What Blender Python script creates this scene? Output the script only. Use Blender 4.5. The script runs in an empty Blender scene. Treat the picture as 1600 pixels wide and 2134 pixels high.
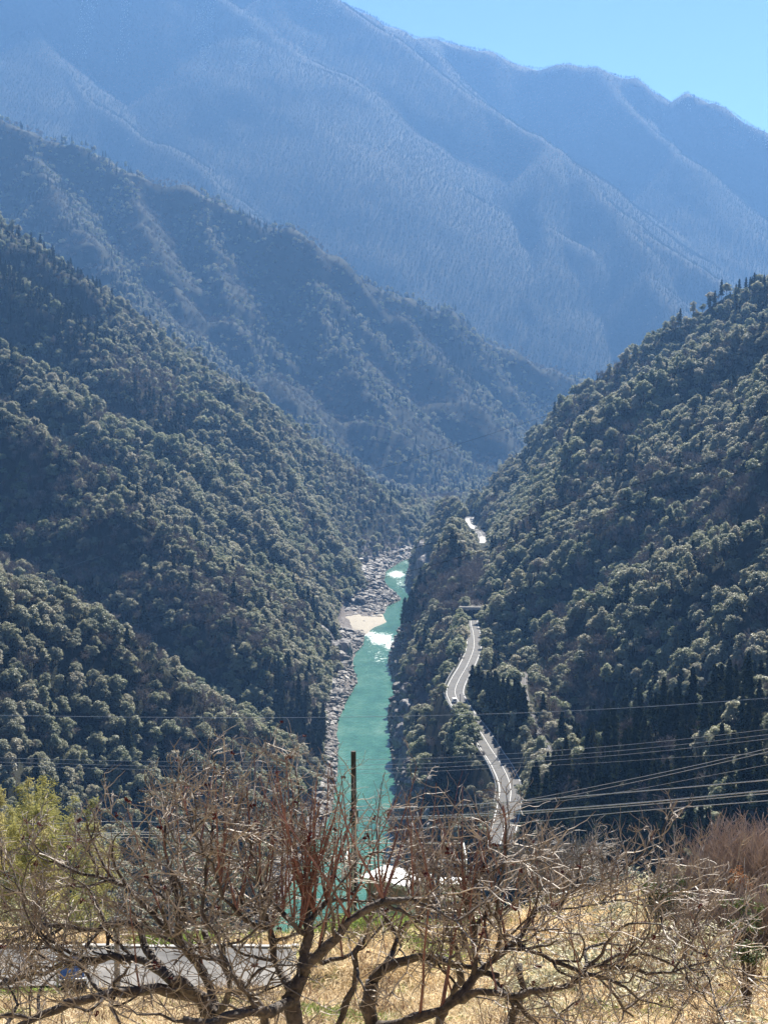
import bpy, bmesh, math, random
import numpy as np
from mathutils import Vector, Matrix

# ------------------------------------------------------------------ camera, sky, sun, exposure
random.seed(7)
rng = np.random.default_rng(7)
S = bpy.context.scene
COL = S.collection
FPX, CX, CY, HORIZON = 3206.0, 800.0, 1067.0, 800.0
PITCH = math.atan((CY - HORIZON) / FPX)
cam_data = bpy.data.cameras.new('camera')
cam = bpy.data.objects.new('camera', cam_data)
COL.objects.link(cam)
cam_data.sensor_fit = 'HORIZONTAL'
cam_data.sensor_width = 36.0
cam_data.lens = 36.0 * FPX / 1600.0
cam_data.clip_start = 0.3
cam_data.clip_end = 40000
cam.location = (0, 0, 0)
cam.rotation_euler = (math.radians(90) - PITCH, 0, 0)
S.camera = cam

SUN_AZ, SUN_EL = math.radians(18), math.radians(45)
W = bpy.data.worlds.new('World')
S.world = W
W.use_nodes = True
wn = W.node_tree
bg = wn.nodes['Background']
sky = wn.nodes.new('ShaderNodeTexSky')
sky.sky_type = 'NISHITA'
sky.sun_disc = False
sky.sun_elevation = SUN_EL
sky.sun_rotation = SUN_AZ
sky.altitude = 3500
sky.air_density = 0.7
sky.dust_density = 0.0
sky.ozone_density = 4.0
wn.links.new(sky.outputs[0], bg.inputs[0])
bg.inputs[1].default_value = 0.05
sun_data = bpy.data.lights.new('sun', 'SUN')
sun_data.energy = 5.0
sun_data.angle = math.radians(0.5)
sun_data.color = (1.0, 0.955, 0.88)
sun = bpy.data.objects.new('sun', sun_data)
COL.objects.link(sun)
SUNV = Vector((math.sin(SUN_AZ) * math.cos(SUN_EL), math.cos(SUN_AZ) * math.cos(SUN_EL), math.sin(SUN_EL)))
sun.rotation_euler = SUNV.to_track_quat('Z', 'Y').to_euler()
S.view_settings.view_transform = 'Standard'
S.view_settings.look = 'None'
S.view_settings.gamma = 1.0
S.view_settings.exposure = 1.65
S.view_settings.use_curve_mapping = False
S.cycles.use_denoising = True
S.cycles.max_bounces = 5
S.cycles.diffuse_bounces = 2
S.cycles.glossy_bounces = 2
S.cycles.transmission_bounces = 3
S.cycles.transparent_max_bounces = 8
S.cycles.volume_bounces = 0
S.cycles.caustics_reflective = False
S.cycles.caustics_refractive = False
S.cycles.sample_clamp_indirect = 4.0

RIVER_Z = -190.0
ROAD_Z = -135.0


def at(px, py, Y):
    """point at forward distance Y that the photograph shows at pixel (px, py)"""
    u, v = (px - CX) / FPX, (CY - py) / FPX
    c, s = math.cos(PITCH), math.sin(PITCH)
    dy, dz = c + v * s, -s + v * c
    return Vector((u / dy * Y, Y, dz / dy * Y))


def on_level(px, py, z):
    p = at(px, py, 1.0)
    return at(px, py, z / p.z)


def to_px(P):
    P = np.asarray(P, float)
    c, s = math.cos(PITCH), math.sin(PITCH)
    f = P[..., 1] * c - P[..., 2] * s
    up = P[..., 1] * s + P[..., 2] * c
    return CX + FPX * P[..., 0] / f, CY - FPX * up / f


# ------------------------------------------------------------------ helpers
def mesh_obj(name, verts, faces, mat, parent=None, smooth=False):
    me = bpy.data.meshes.new(name)
    me.from_pydata([tuple(v) for v in verts], [], faces)
    if smooth:
        me.polygons.foreach_set('use_smooth', [True] * len(me.polygons))
    if mat:
        me.materials.append(mat)
    o = bpy.data.objects.new(name, me)
    COL.objects.link(o)
    o.parent = parent
    return o


def tag(o, label=None, cat=None, group=None, kind=None):
    if label: o['label'] = label
    if cat: o['category'] = cat
    if group: o['group'] = group
    if kind: o['kind'] = kind
    return o


def empty(name, loc, rz=0, scale=1.0):
    o = bpy.data.objects.new(name, None)
    COL.objects.link(o)
    o.location = loc
    o.rotation_euler = (0, 0, rz)
    o.scale = (scale,) * 3
    return o


class MB:
    """collects boxes and tubes into one mesh"""
    def __init__(self):
        self.v, self.f = [], []

    def box(self, c, size, rz=0.0):
        n = len(self.v)
        hx, hy, hz = size[0] / 2, size[1] / 2, size[2] / 2
        ca, sa = math.cos(rz), math.sin(rz)
        for sx, sy, sz in ((-1,-1,-1),(1,-1,-1),(1,1,-1),(-1,1,-1),(-1,-1,1),(1,-1,1),(1,1,1),(-1,1,1)):
            x, y, z = sx*hx, sy*hy, sz*hz
            self.v.append((c[0]+x*ca-y*sa, c[1]+x*sa+y*ca, c[2]+z))
        for q in ((0,3,2,1),(4,5,6,7),(0,1,5,4),(1,2,6,5),(2,3,7,6),(3,0,4,7)):
            self.f.append(tuple(n+i for i in q))
        return self

    def tube(self, pts, radii, sides=6, cap=True):
        pts = [Vector(p) for p in pts]
        n0 = len(self.v)
        ref = Vector((0.31, 0.17, 0.93)).normalized()
        for i, p in enumerate(pts):
            t = (pts[min(i+1, len(pts)-1)] - pts[max(i-1, 0)])
            if t.length < 1e-9: t = Vector((0, 0, 1))
            t.normalize()
            if abs(t.dot(ref)) > 0.98: ref = Vector((0.9, 0.3, 0.1)).normalized()
            a = t.cross(ref).normalized()
            b = t.cross(a)
            r = radii[i] if hasattr(radii, '__len__') else radii
            for k in range(sides):
                w = 2*math.pi*k/sides
                self.v.append(tuple(p + a*(r*math.cos(w)) + b*(r*math.sin(w))))
        for i in range(len(pts)-1):
            for k in range(sides):
                k2 = (k+1) % sides
                self.f.append((n0+i*sides+k, n0+i*sides+k2, n0+(i+1)*sides+k2, n0+(i+1)*sides+k))
        if cap:
            self.f.append(tuple(n0+k for k in reversed(range(sides))))
            self.f.append(tuple(n0+(len(pts)-1)*sides+k for k in range(sides)))
        return self

    def poly(self, vs, fs):
        n = len(self.v)
        self.v += [tuple(v) for v in vs]
        self.f += [tuple(n+i for i in f) for f in fs]
        return self

    def build(self, name, mat, parent=None, smooth=False):
        return mesh_obj(name, self.v, self.f, mat, parent, smooth)


# ------------------------------------------------------------------ numpy noise
def _hash(ix, iy, seed):
    n = (ix.astype(np.int64) * 374761393 + iy.astype(np.int64) * 668265263 + seed * 1442695041) & 0xFFFFFFFF
    n = ((n ^ (n >> 13)) * 1274126177) & 0xFFFFFFFF
    n = n ^ (n >> 16)
    return (n & 0xFFFF) / 65535.0


def vnoise(x, y, seed=0):
    x0, y0 = np.floor(x), np.floor(y)
    fx, fy = x - x0, y - y0
    fx, fy = fx*fx*fx*(fx*(fx*6-15)+10), fy*fy*fy*(fy*(fy*6-15)+10)
    a, b = _hash(x0, y0, seed), _hash(x0+1, y0, seed)
    c, d = _hash(x0, y0+1, seed), _hash(x0+1, y0+1, seed)
    return (a + (b-a)*fx + (c-a)*fy + (a-b-c+d)*fx*fy) * 2 - 1


def fbm(x, y, octaves=4, seed=0):
    s, a, tot = 0, 1.0, 0
    for k in range(octaves):
        s = s + a * vnoise(x, y, seed + k*17)
        tot += a
        x, y, a = x*2.03 + 11.3, y*2.03 - 7.1, a*0.5
    return s / tot


def sstep(a, b, x):
    t = np.clip((x - a) / (b - a), 0, 1)
    return t*t*(3-2*t)


# ------------------------------------------------------------------ the lie of the land
# crest lines of ridges and spurs; each point (column, row, forward distance) as read off the photograph
RIDGES = [
    # left side of the gorge, near to far: crest, slope towards the viewer, slope away
    ([(-250,1080,560),(0,1235,600),(110,1255,610),(200,1300,615),(330,1410,620),(430,1540,630),(480,1620,650)], 0.85, 0.75),
    ([(-300,690,1050),(0,860,950),(130,940,920),(250,1070,880),(330,1120,860),(430,1210,830),(520,1340,800),(560,1440,785),(590,1510,775)], 0.95, 0.7),
    ([(-300,560,1250),(0,730,1150),(150,810,1120),(250,930,1080),(400,1090,1030),(520,1210,1000),(630,1340,985),(655,1400,965)], 0.9, 0.7),
    ([(-200,430,1600),(60,600,1420),(200,710,1350),(330,880,1270),(430,970,1220),(500,1060,1190),(640,1205,1170),(700,1280,1190)], 0.9, 0.7),
    ([(-300,260,1850),(0,460,1700),(120,530,1650),(260,650,1600),(420,760,1560),(560,860,1530),(700,960,1530),(830,1060,1600),(868,1105,1760)], 0.85, 0.75),
    # the second ridge on the left with its spurs
    ([(-400,40,2800),(0,232,2500),(100,277,2480),(330,370,2450),(560,442,2400),(650,497,2350),(800,590,2400),(1010,675,2500),(1100,730,2550),(1218,790,2600),(1320,850,2620)], 1.6, 0.9),
    ([(60,285,2490),(130,430,2250),(230,550,2080),(275,620,1980)], 0.85, 0.8),
    ([(640,510,2360),(690,690,2180),(760,810,2080),(830,940,2020),(900,1015,1980)], 0.9, 0.85),
    ([(820,620,2400),(880,710,2310),(980,820,2260),(1060,945,2230)], 0.9, 0.85),
    ([(250,345,2470),(330,520,2260),(400,680,2080),(450,760,1980)], 0.85, 0.8),
    ([(420,420,2430),(470,620,2200),(560,760,2060),(620,850,1960)], 0.8, 0.8),
    # right side of the gorge
    ([(1900,330,1250),(1600,545,1300),(1520,600,1320),(1420,672,1350),(1330,752,1390),(1215,830,1450),(1100,905,1500),(1050,945,1540),(1005,975,1560),(990,1025,1560)], 0.8, 1.0),
    ([(1900,420,1000),(1600,645,1050),(1500,735,1090),(1400,845,1130),(1290,965,1180),(1150,1095,1200),(1070,1180,1140)], 0.85, 0.75),
    ([(1900,640,760),(1600,855,820),(1480,975,860),(1350,1045,900),(1200,1125,930),(1100,1215,930),(1030,1290,900)], 0.95, 0.75),
    ([(1900,900,600),(1600,1095,650),(1500,1185,680),(1400,1285,700),(1250,1395,710),(1150,1460,680),(1110,1530,640)], 0.8, 0.7),
    ([(1900,1250,380),(1600,1420,420),(1450,1520,440),(1330,1600,450),(1230,1660,455)], 0.6, 0.5),
    ([(1090,1150,985),(985,1160,990),(930,1180,1000),(900,1220,1000)], 0.8, 0.8),
    ([(1080,1195,910),(985,1212,902),(940,1230,902),(905,1262,905)], 1.6, 0.5),
    ([(1800,560,900),(1580,770,950),(1430,900,1000),(1310,1010,1040),(1190,1110,1060),(1100,1200,1040)], 0.8, 0.75),
    # wooded knoll between river and road
    ([(940,1070,1500),(915,1085,1470),(890,1115,1445),(880,1150,1420)], 1.4, 0.9),
    # the big mountain behind
    ([(2300,420,5200),(1900,360,5200),(1600,280,5200),(1540,250,5230),(1480,212,5250),(1425,188,5300),(1388,206,5320),(1340,172,5350),(1250,130,5400),(1060,120,5400),(960,95,5350),(860,80,5300),(780,40,5250),(700,5,5200),(600,-60,5100),(300,-150,5000),(0,-200,4900),(-600,-260,4800)], 1.5, 0.6),
    ([(860,85,5280),(980,195,4850),(1130,305,4520),(1290,445,4200),(1420,545,4000),(1510,600,3850)], 0.8, 0.8),
    ([(780,45,5240),(850,235,4700),(880,380,4320),(830,560,3900)], 0.9, 0.85),
    ([(1130,305,4510),(1150,462,4100),(1080,600,3750),(1020,675,3550)], 0.9, 0.85),
    ([(1290,445,4190),(1340,572,3850),(1420,672,3600)], 0.9, 0.85),
    ([(1250,135,5390),(1400,320,4950),(1560,480,4600),(1750,640,4300)], 0.75, 0.75),
    ([(600,-55,5100),(500,20,4850),(440,120,4620),(560,250,4250),(610,400,3980)], 0.7, 0.75),
    ([(250,-160,5000),(60,40,4600),(200,195,4250),(330,275,4020),(450,375,3820),(560,460,3650),(640,530,3520)], 0.7, 0.8),
    ([(-500,-100,4600),(-150,150,4000),(100,330,3600),(260,430,3400)], 0.7, 0.7),
]
TREE_H = 9.0
_RSEG = []
for pts, s1, s2 in RIDGES:
    m_ = max(p[2] for p in pts)
    if m_ < 1900: s1, s2 = s1*(1.35 if pts[-1][0] < 880 else 0.98), s2*0.85
    pts = [(a, b, c*(1.2 if m_ > 3300 else 1.3 if m_ > 1900 else 1.0)) for a, b, c in pts]
    P = [at(*p) for p in pts]
    P = [Vector((p.x, p.y, p.z - TREE_H)) for p in P]
    for a, b in zip(P[:-1], P[1:]):
        _RSEG.append((a, b, s1, s2))

# river banks: row, left column, right column on the water level
BANKS = [(1950,560,850),(1900,585,840),(1850,605,835),(1800,630,832),(1750,660,830),(1700,690,830),(1650,700,826),
         (1600,706,818),(1560,706,813),(1530,703,812),(1500,706,808),(1480,716,808),(1460,724,815),(1440,736,830),
         (1420,746,828),(1400,739,813),(1380,736,808),(1360,743,812),(1345,758,822),(1330,760,832),(1315,765,850),
         (1300,790,872),(1285,800,886),(1265,806,893),(1250,838,885),(1235,822,862),(1215,800,843),(1190,806,850),
         (1170,838,872)]
_BY, _BL, _BR = [], [], []
for py, l, r in BANKS:
    a, b = on_level(l, py, RIVER_Z), on_level(r, py, RIVER_Z)
    _BY.append(a.y); _BL.append(a.x); _BR.append(b.x)
for y, x, w in ((1730, 58, 24), (1820, 92, 26), (1930, 125, 28), (2100, 178, 30), (2500, 270, 34), (3000, 520, 40), (3500, 950, 40), (4000, 1600, 40), (14000, 12000, 60)):
    _BY.append(y); _BL.append(x - w/2); _BR.append(x + w/2)
_BY = [-200, 300] + _BY
_BL = [_BL[0]-40, _BL[0]-8] + _BL
_BR = [_BR[0]-20, _BR[0]] + _BR
_BY, _BL, _BR = map(np.array, (_BY, _BL, _BR))

ROAD_PX = [(1042,1760),(1056,1700),(1064,1645),(1048,1600),(1022,1560),(997,1520),(972,1488),(954,1460),(948,1440),(957,1415),
           (974,1385),(987,1350),(986,1320),(981,1295),(986,1265),(997,1220),(1006,1170),(1011,1135),(1000,1110),(976,1090),(980,1076)]
ROAD = [on_level(x, y, ROAD_Z) for x, y in ROAD_PX]


def resample(pts, step):
    out = []
    P = [Vector(p) for p in pts]
    for i in range(len(P)-1):
        p0, p1, p2, p3 = P[max(i-1,0)], P[i], P[i+1], P[min(i+2,len(P)-1)]
        n = max(1, int((p2-p1).length/step))
        for k in range(n):
            t = k/n
            out.append(0.5*((2*p1)+(p2-p0)*t+(2*p0-5*p1+4*p2-p3)*t*t+(3*p1-p0-3*p2+p3)*t**3))
    out.append(P[-1])
    return out


ROAD_L = resample(ROAD, 6.0)
SHED0, SHED1 = on_level(983, 1288, ROAD_Z).y, on_level(1008, 1152, ROAD_Z).y
YARDS = [on_level(x, y, ROAD_Z+1.0) for x, y in ((1008, 1130), (1004, 1140), (976, 1090), (983, 1098))]
BEND = [on_level(x, y, ROAD_Z) for x, y in ((984, 1508), (974, 1494), (962, 1480), (948, 1455), (942, 1440), (950, 1415), (966, 1390))] 
LOWER = [on_level(x, y, ROAD_Z) for x, y in ((1064, 1660), (1056, 1640), (1040, 1600), (1026, 1580))]
RAIL = [on_level(x, y, -126.0) for x, y in ((1175,1640),(1150,1580),(1128,1540),(1112,1505),(1098,1470),(1090,1435),(1092,1400))]
RAIL_L = resample(RAIL, 6.0)
_ro = sorted(((p.y, p.x) for p in ROAD_L))
RY, RX = np.array([a for a, b in _ro]), np.array([b for a, b in _ro])


def seg_dist(x, y, line):
    best = np.full(x.shape, 1e9)
    for a, b in zip(line[:-1], line[1:]):
        dx, dy = b.x-a.x, b.y-a.y
        L = dx*dx+dy*dy + 1e-9
        t = np.clip(((x-a.x)*dx+(y-a.y)*dy)/L, 0, 1)
        d = np.hypot(x-a.x-t*dx, y-a.y-t*dy)
        best = np.minimum(best, d)
    return best


FG_Y = np.array([-60, 0, 6, 10, 14, 20, 30, 40, 44.5, 50, 55, 60, 66, 76, 90, 120, 180, 280, 420, 560, 800])
FG_Z = np.array([6, -1.7, -4.0, -5.7, -7.2, -9.8, -13.2, -16.9, -18.35, -18.45, -20.4, -22.3, -24.8, -33, -44, -63, -94, -137, -192, -240, -320.0])



def river_out(x, y):
    xl, xr = np.interp(y, _BY, _BL), np.interp(y, _BY, _BR)
    return xl - x, x - xr


def WLEFT(y):
    return np.interp(y, [500, 700, 850, 937, 1050, 1120, 1200, 1350, 1500, 1650, 1850, 2000], [7, 8, 9, 12, 15, 16, 30, 36, 30, 22, 12, 8])


def land(x, y, detail=True):
    """height of the ground"""
    x = np.asarray(x, float); y = np.asarray(y, float)
    wob = 10*fbm(x/70, y/70, 3, 5); wob2 = 10*fbm(x/70+9, y/70+31, 3, 8)
    far = sstep(3700, 4150, y)
    wl_ = 60*fbm(x/420, y/420, 4, 6); wl2_ = 60*fbm(x/420+5, y/420, 4, 9)
    xx, yy = x + wob*(1-far) + far*wl_, y + wob2*(1-far) + far*wl2_
    dl, dr = river_out(x, y)
    do = np.maximum(dl, dr)
    h = RIVER_Z + 0.42*np.maximum(do, 0)
    h = np.minimum(h, np.where(y > 2000, -182 + 0.03*do, -20 + 0.05*do))
    for a, b, s1, s2 in _RSEG:
        dx, dy = b.x-a.x, b.y-a.y
        L = dx*dx+dy*dy
        t = np.clip(((xx-a.x)*dx+(yy-a.y)*dy)/L, 0, 1)
        ex, ey = xx-a.x-t*dx, yy-a.y-t*dy
        d = np.hypot(ex, ey)
        s = s2 + (s1-s2)*sstep(0, 1, 0.5 - 0.75*ey/(d+1e-6))
        r = 6.0 if a.y < 3900 else 18.0
        h = np.maximum(h, a.z + t*(b.z-a.z) - s*(np.sqrt(d*d+r*r)-r))
    n = fbm(x/150, y/150, 4, 21)
    rn = 1-np.abs(fbm(x/95+3, y/95, 3, 33))*2
    h = h + (7*n + 5*(rn-0.6))*(1-far) + far*(20*fbm(x/1000, y/1000, 3, 44) + 6*fbm(x/240, y/240, 3, 55))*sstep(-150, 100, h)
    up = sstep(RIVER_Z+15, RIVER_Z+90, h)
    spur = 1-2*np.abs(fbm(x/240+7, y/50, 3, 151))
    h = h + (1-far)*up*(20+6*sstep(2000, 2400, y))*(spur-0.55)*sstep(380, 520, y)
    fspur = 1-2*np.abs(fbm(x/520+1.7*fbm(x/1500, y/1500, 2, 8), y/2200, 2, 161))
    h = h + far*sstep(-120, 150, h)*46*(fspur-0.55)
    # banks
    craggy = 5*np.abs(fbm(x/22, y/22, 4, 71)) + 2.5*np.abs(fbm(x/7, y/7, 3, 72))
    wl = WLEFT(y)
    sl = np.interp(y, [1060, 1120, 1270, 1330], [0.40, 0.05, 0.05, 0.30])
    cap_l = RIVER_Z + np.where(dl < wl, sl*dl, sl*wl + 1.5*(dl-wl)) + craggy*sstep(0, 6, dl)*np.clip(sl*2.5, 0.1, 1)
    cap_r = RIVER_Z + 1.9*dr + craggy*sstep(0, 5, dr)
    cap = np.where(dl > dr, cap_l, cap_r)
    cap = np.where(do < 0, RIVER_Z - 0.6 + np.maximum(0.6*do, -5), cap)
    h = np.minimum(h, cap)
    lowb = RIVER_Z + np.where(dl > dr, sl*0.8, 0.55)*np.minimum(do, 60) + craggy*sstep(0, 6, do)*0.8*np.where(dl > dr, np.clip(sl*2.5, 0.1, 1), 1)
    h = np.where(do > 0, np.maximum(h, np.minimum(lowb, cap)), h)
    xn = np.interp(y, [1500, 1560, 1640, 1720, 1820, 2000], [76, 80, 86, 98, 122, 176])
    wn_ = (y > 1515) & (y < 2000) & (dr > 0)
    h = np.where(wn_, np.minimum(h, np.maximum(RIVER_Z+4, -145 + 4.5*np.maximum(x-xn, 0) + 0.3*np.minimum(x-xn, 0))), h)
    # highway bench
    near = (y > 380) & (y < 2000) & (np.abs(x) < 260)
    if near.any():
        xs, ys = x[near], y[near]
        hn = h[near]
        d = seg_dist(xs, ys, ROAD_L)
        e = np.maximum(d-5.6, 0)
        cov = sstep(SHED0-1.5, SHED0+1.5, ys)*(1-sstep(SHED1-12, SHED1, ys))
        rough_ = sstep(6, 30, e)*(9*fbm(xs/38, ys/38, 3, 29) + 0.30*e*(0.5-2*np.abs(fbm(xs/260, ys/52, 2, 23))))
        hn = np.clip(hn, ROAD_Z - 0.35 - 2.3*e, ROAD_Z - 0.35 + 9.5*cov + (1.45-0.3*cov)*e + rough_ + 3.0*np.maximum(e-50, 0))
        for yd in YARDS:
            ey = np.maximum(np.hypot(xs-yd.x, (ys-yd.y)*0.6)-7, 0)
            hn = np.clip(hn, ROAD_Z+0.7-1.4*ey, np.where(ey > 25, 1e9, ROAD_Z+0.7+1.2*ey))
        d2 = seg_dist(xs, ys, RAIL_L)
        e2 = np.maximum(d2-2.6, 0)
        w = d2 < 26
        hn = np.where(w, np.clip(hn, -126.3 - 1.2*e2, -126.3 + 1.4*e2), hn)
        h[near] = hn
    # the hillside the camera stands on
    lift = 2.5*sstep(0.5, 9, x)*sstep(18, 42, y)*(1-sstep(44, 60, y)) + 0.10*np.maximum(x-9, 0)*(1-sstep(60, 200, y))
    lift += 6*sstep(-13, -30, x)*sstep(30, 60, y)*(1-sstep(110, 240, y))
    lift += 0.7*sstep(-3.6, -1.0, x + 0.8*fbm(y/1.5, x/3, 2, 5))*(1-sstep(0.3, 2.5, x))*sstep(43, 45.5, y)*(1-sstep(50, 53, y))
    fg = np.interp(y, FG_Y, FG_Z) + lift
    fg = fg + 0.25*fbm(x/2.3, y/2.3, 3, 90)*(1-sstep(41, 44, y)*(1-sstep(51, 54, y))) * (np.abs(y) < 400)
    h = np.maximum(h, fg)
    return h


# ------------------------------------------------------------------ materials
def new_mat(name):
    m = bpy.data.materials.new(name)
    m.use_nodes = True
    nt = m.node_tree
    return m, nt, nt.nodes['Principled BSDF']


def nd(nt, typ, **kw):
    n = nt.nodes.new(typ)
    for k, v in kw.items():
        setattr(n, k, v)
    return n


def ramp(nt, fac, stops):
    r = nt.nodes.new('ShaderNodeValToRGB')
    el = r.color_ramp.elements
    while len(el) < len(stops): el.new(0.5)
    for e, (p, c) in zip(el, stops):
        e.position = p
        e.color = (*c, 1)
    nt.links.new(fac, r.inputs[0])
    return r.outputs[0]


def noise(nt, scale, detail=4, rough=0.55, coord='Object', vec=None):
    n = nt.nodes.new('ShaderNodeTexNoise')
    n.inputs['Scale'].default_value = scale
    n.inputs['Detail'].default_value = detail
    n.inputs['Roughness'].default_value = rough
    if vec is None:
        tc = nt.nodes.new('ShaderNodeTexCoord')
        vec = tc.outputs[coord]
    nt.links.new(vec, n.inputs['Vector'])
    return n


def mixc(nt, fac, a, b):
    m = nt.nodes.new('ShaderNodeMix')
    m.data_type = 'RGBA'
    for sock, v in ((m.inputs['Factor'], fac), (m.inputs[6], a), (m.inputs[7], b)):
        if isinstance(v, (int, float)): sock.default_value = v
        elif isinstance(v, tuple): sock.default_value = (*v, 1)
        else: nt.links.new(v, sock)
    return m.outputs[2]


def simple_mat(name, c1, c2, scale=3.0, rough=0.7, spec=0.3, metal=0.0, bump=0.0):
    m, nt, p = new_mat(name)
    n = noise(nt, scale, 5)
    nt.links.new(ramp(nt, n.outputs['Fac'], [(0.3, c1), (0.7, c2)]), p.inputs['Base Color'])
    p.inputs['Roughness'].default_value = rough
    p.inputs['Specular IOR Level'].default_value = spec
    p.inputs['Metallic'].default_value = metal
    if bump:
        b = nt.nodes.new('ShaderNodeBump')
        b.inputs['Strength'].default_value = bump
        b.inputs['Distance'].default_value = 0.05
        nt.links.new(n.outputs['Fac'], b.inputs['Height'])
        nt.links.new(b.outputs[0], p.inputs['Normal'])
    return m


def terrain_material():
    m, nt, p = new_mat('ground_cover')
    za = nd(nt, 'ShaderNodeAttribute', attribute_name='zone')
    sep = nd(nt, 'ShaderNodeSeparateColor')
    nt.links.new(za.outputs['Color'], sep.inputs[0])
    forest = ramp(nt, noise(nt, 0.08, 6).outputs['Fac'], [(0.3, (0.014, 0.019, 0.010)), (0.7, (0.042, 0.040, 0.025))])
    rock = ramp(nt, noise(nt, 0.35, 8, 0.7).outputs['Fac'], [(0.3, (0.06, 0.052, 0.048)), (0.55, (0.15, 0.135, 0.125)), (0.75, (0.26, 0.24, 0.22))])
    dry = ramp(nt, noise(nt, 1.7, 6, 0.7).outputs['Fac'], [(0.3, (0.28, 0.20, 0.11)), (0.5, (0.55, 0.42, 0.25)), (0.72, (0.72, 0.60, 0.40))])
    green = ramp(nt, noise(nt, 2.2, 6, 0.7).outputs['Fac'], [(0.3, (0.10, 0.14, 0.025)), (0.7, (0.28, 0.34, 0.08))])
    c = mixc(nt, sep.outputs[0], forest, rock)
    c = mixc(nt, sep.outputs[1], c, dry)
    c = mixc(nt, sep.outputs[2], c, green)
    nt.links.new(c, p.inputs['Base Color'])
    p.inputs['Roughness'].default_value = 0.9
    p.inputs['Specular IOR Level'].default_value = 0.05
    b = nt.nodes.new('ShaderNodeBump')
    b.inputs['Strength'].default_value = 0.6
    b.inputs['Distance'].default_value = 1.2
    nt.links.new(noise(nt, 0.5, 8, 0.7).outputs['Fac'], b.inputs['Height'])
    nt.links.new(b.outputs[0], p.inputs['Normal'])
    return m


# ------------------------------------------------------------------ terrain sheet (fan-shaped grid, finer near the viewer)
def build_terrain():
    cols = np.concatenate([np.linspace(-2200, -200, 40)[:-1], np.linspace(-200, 1800, 440), np.linspace(1800, 3800, 40)[1:]])
    rows = np.concatenate([np.geomspace(4, 360, 200)[:-1], np.geomspace(360, 4200, 500)[:-1], np.geomspace(4200, 13000, 180)])
    u = (cols - CX)/FPX
    X = rows[:, None]*u[None, :]
    Y = np.repeat(rows[:, None], len(cols), 1)
    Z = land(X, Y)
    far_drop = sstep(9200, 13000, Y)
    Z = Z*(1-far_drop) + far_drop*np.minimum(Z, 100)
    nr, nc = X.shape
    V = np.stack([X, Y, Z], -1).reshape(-1, 3)
    i = np.arange(nr-1)[:, None]*nc + np.arange(nc-1)[None, :]
    F = np.stack([i, i+1, i+nc+1, i+nc], -1).reshape(-1, 4)
    me = bpy.data.meshes.new('terrain')
    me.vertices.add(len(V)); me.vertices.foreach_set('co', V.ravel())
    me.loops.add(F.size); me.loops.foreach_set('vertex_index', F.ravel().astype(np.int32))
    me.polygons.add(len(F))
    me.polygons.foreach_set('loop_start', np.arange(0, F.size, 4, dtype=np.int32))
    me.update(calc_edges=True)
    me.polygons.foreach_set('use_smooth', np.ones(len(F), bool))
    dl, dr = river_out(X, Y)
    hgt = Z - RIVER_Z
    rock = (1-sstep(6, 20, hgt - 0.42*WLEFT(Y)*(dl > 0) + 8*fbm(X/30, Y/30, 3, 3)))*(Y > 380)*(Y < 2300)
    rock = np.maximum(rock, ((dr > 0) & (dr < 26) & (Y > 380) & (Y < 2000))*(1-sstep(20, 40, hgt))*0.8)
    dry = (1-sstep(66, 90, Y))*1.0
    grn = dry*sstep(0.05, 0.35, fbm(X/6, Y/4, 3, 61) + 0.5*sstep(50, 53, Y)*(1-sstep(58, 62, Y)) - 0.3*sstep(2, 6, X))
    zone = np.stack([rock, dry, grn, np.ones_like(dry)], -1).reshape(-1, 4)
    ca = me.attributes.new('zone', 'FLOAT_COLOR', 'POINT')
    ca.data.foreach_set('color', zone.ravel().astype(np.float32))
    me.materials.append(terrain_material())
    o = bpy.data.objects.new('terrain', me)
    COL.objects.link(o)
    tag(o, 'steep forested valley sides, rocky river banks and dry hillside', kind='structure')
    return rows, cols, X, Y, Z


T_ROWS, T_COLS, TX, TY, TZ = build_terrain()
# per-column running horizon, to leave out trees that nothing shows
_HOR = np.maximum.accumulate(TZ/TY, axis=0)


def hidden(P, top):
    """True where a tree of height top at P lies well below the line of sight"""
    px = CX + FPX*P[:, 0]/P[:, 1]
    ci = np.clip(np.searchsorted(T_COLS, px), 0, len(T_COLS)-1)
    ri = np.clip(np.searchsorted(T_ROWS, P[:, 1])-3, 0, len(T_ROWS)-1)
    return (P[:, 2]+top+8)/P[:, 1] < _HOR[ri, ci]-12/P[:, 1]

#@@PART2@@
# ------------------------------------------------------------------ water, sand, whitewater
def ribbon(name, line, half, z_off, mat, step=None, parent=None, skirt=0.0):
    """flat strip of constant width that follows a line"""
    L = resample(line, step) if step else line
    vs, fs = [], []
    for i, p in enumerate(L):
        t = L[min(i+1, len(L)-1)] - L[max(i-1, 0)]
        n = Vector((-t.y, t.x, 0)).normalized()
        for s in (-1, 1):
            vs.append(p + n*half*s + Vector((0, 0, z_off)))
    for i in range(len(L)-1):
        fs.append((2*i+1, 2*i, 2*i+2, 2*i+3))
    if skirt:
        k = len(vs)
        vs += [v - Vector((0, 0, skirt)) for v in vs]
        for i in range(len(L)-1):
            fs.append((2*i, k+2*i, k+2*i+2, 2*i+2))
            fs.append((2*i+3, k+2*i+3, k+2*i+1, 2*i+1))
    return mesh_obj(name, vs, fs, mat, parent)


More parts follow.
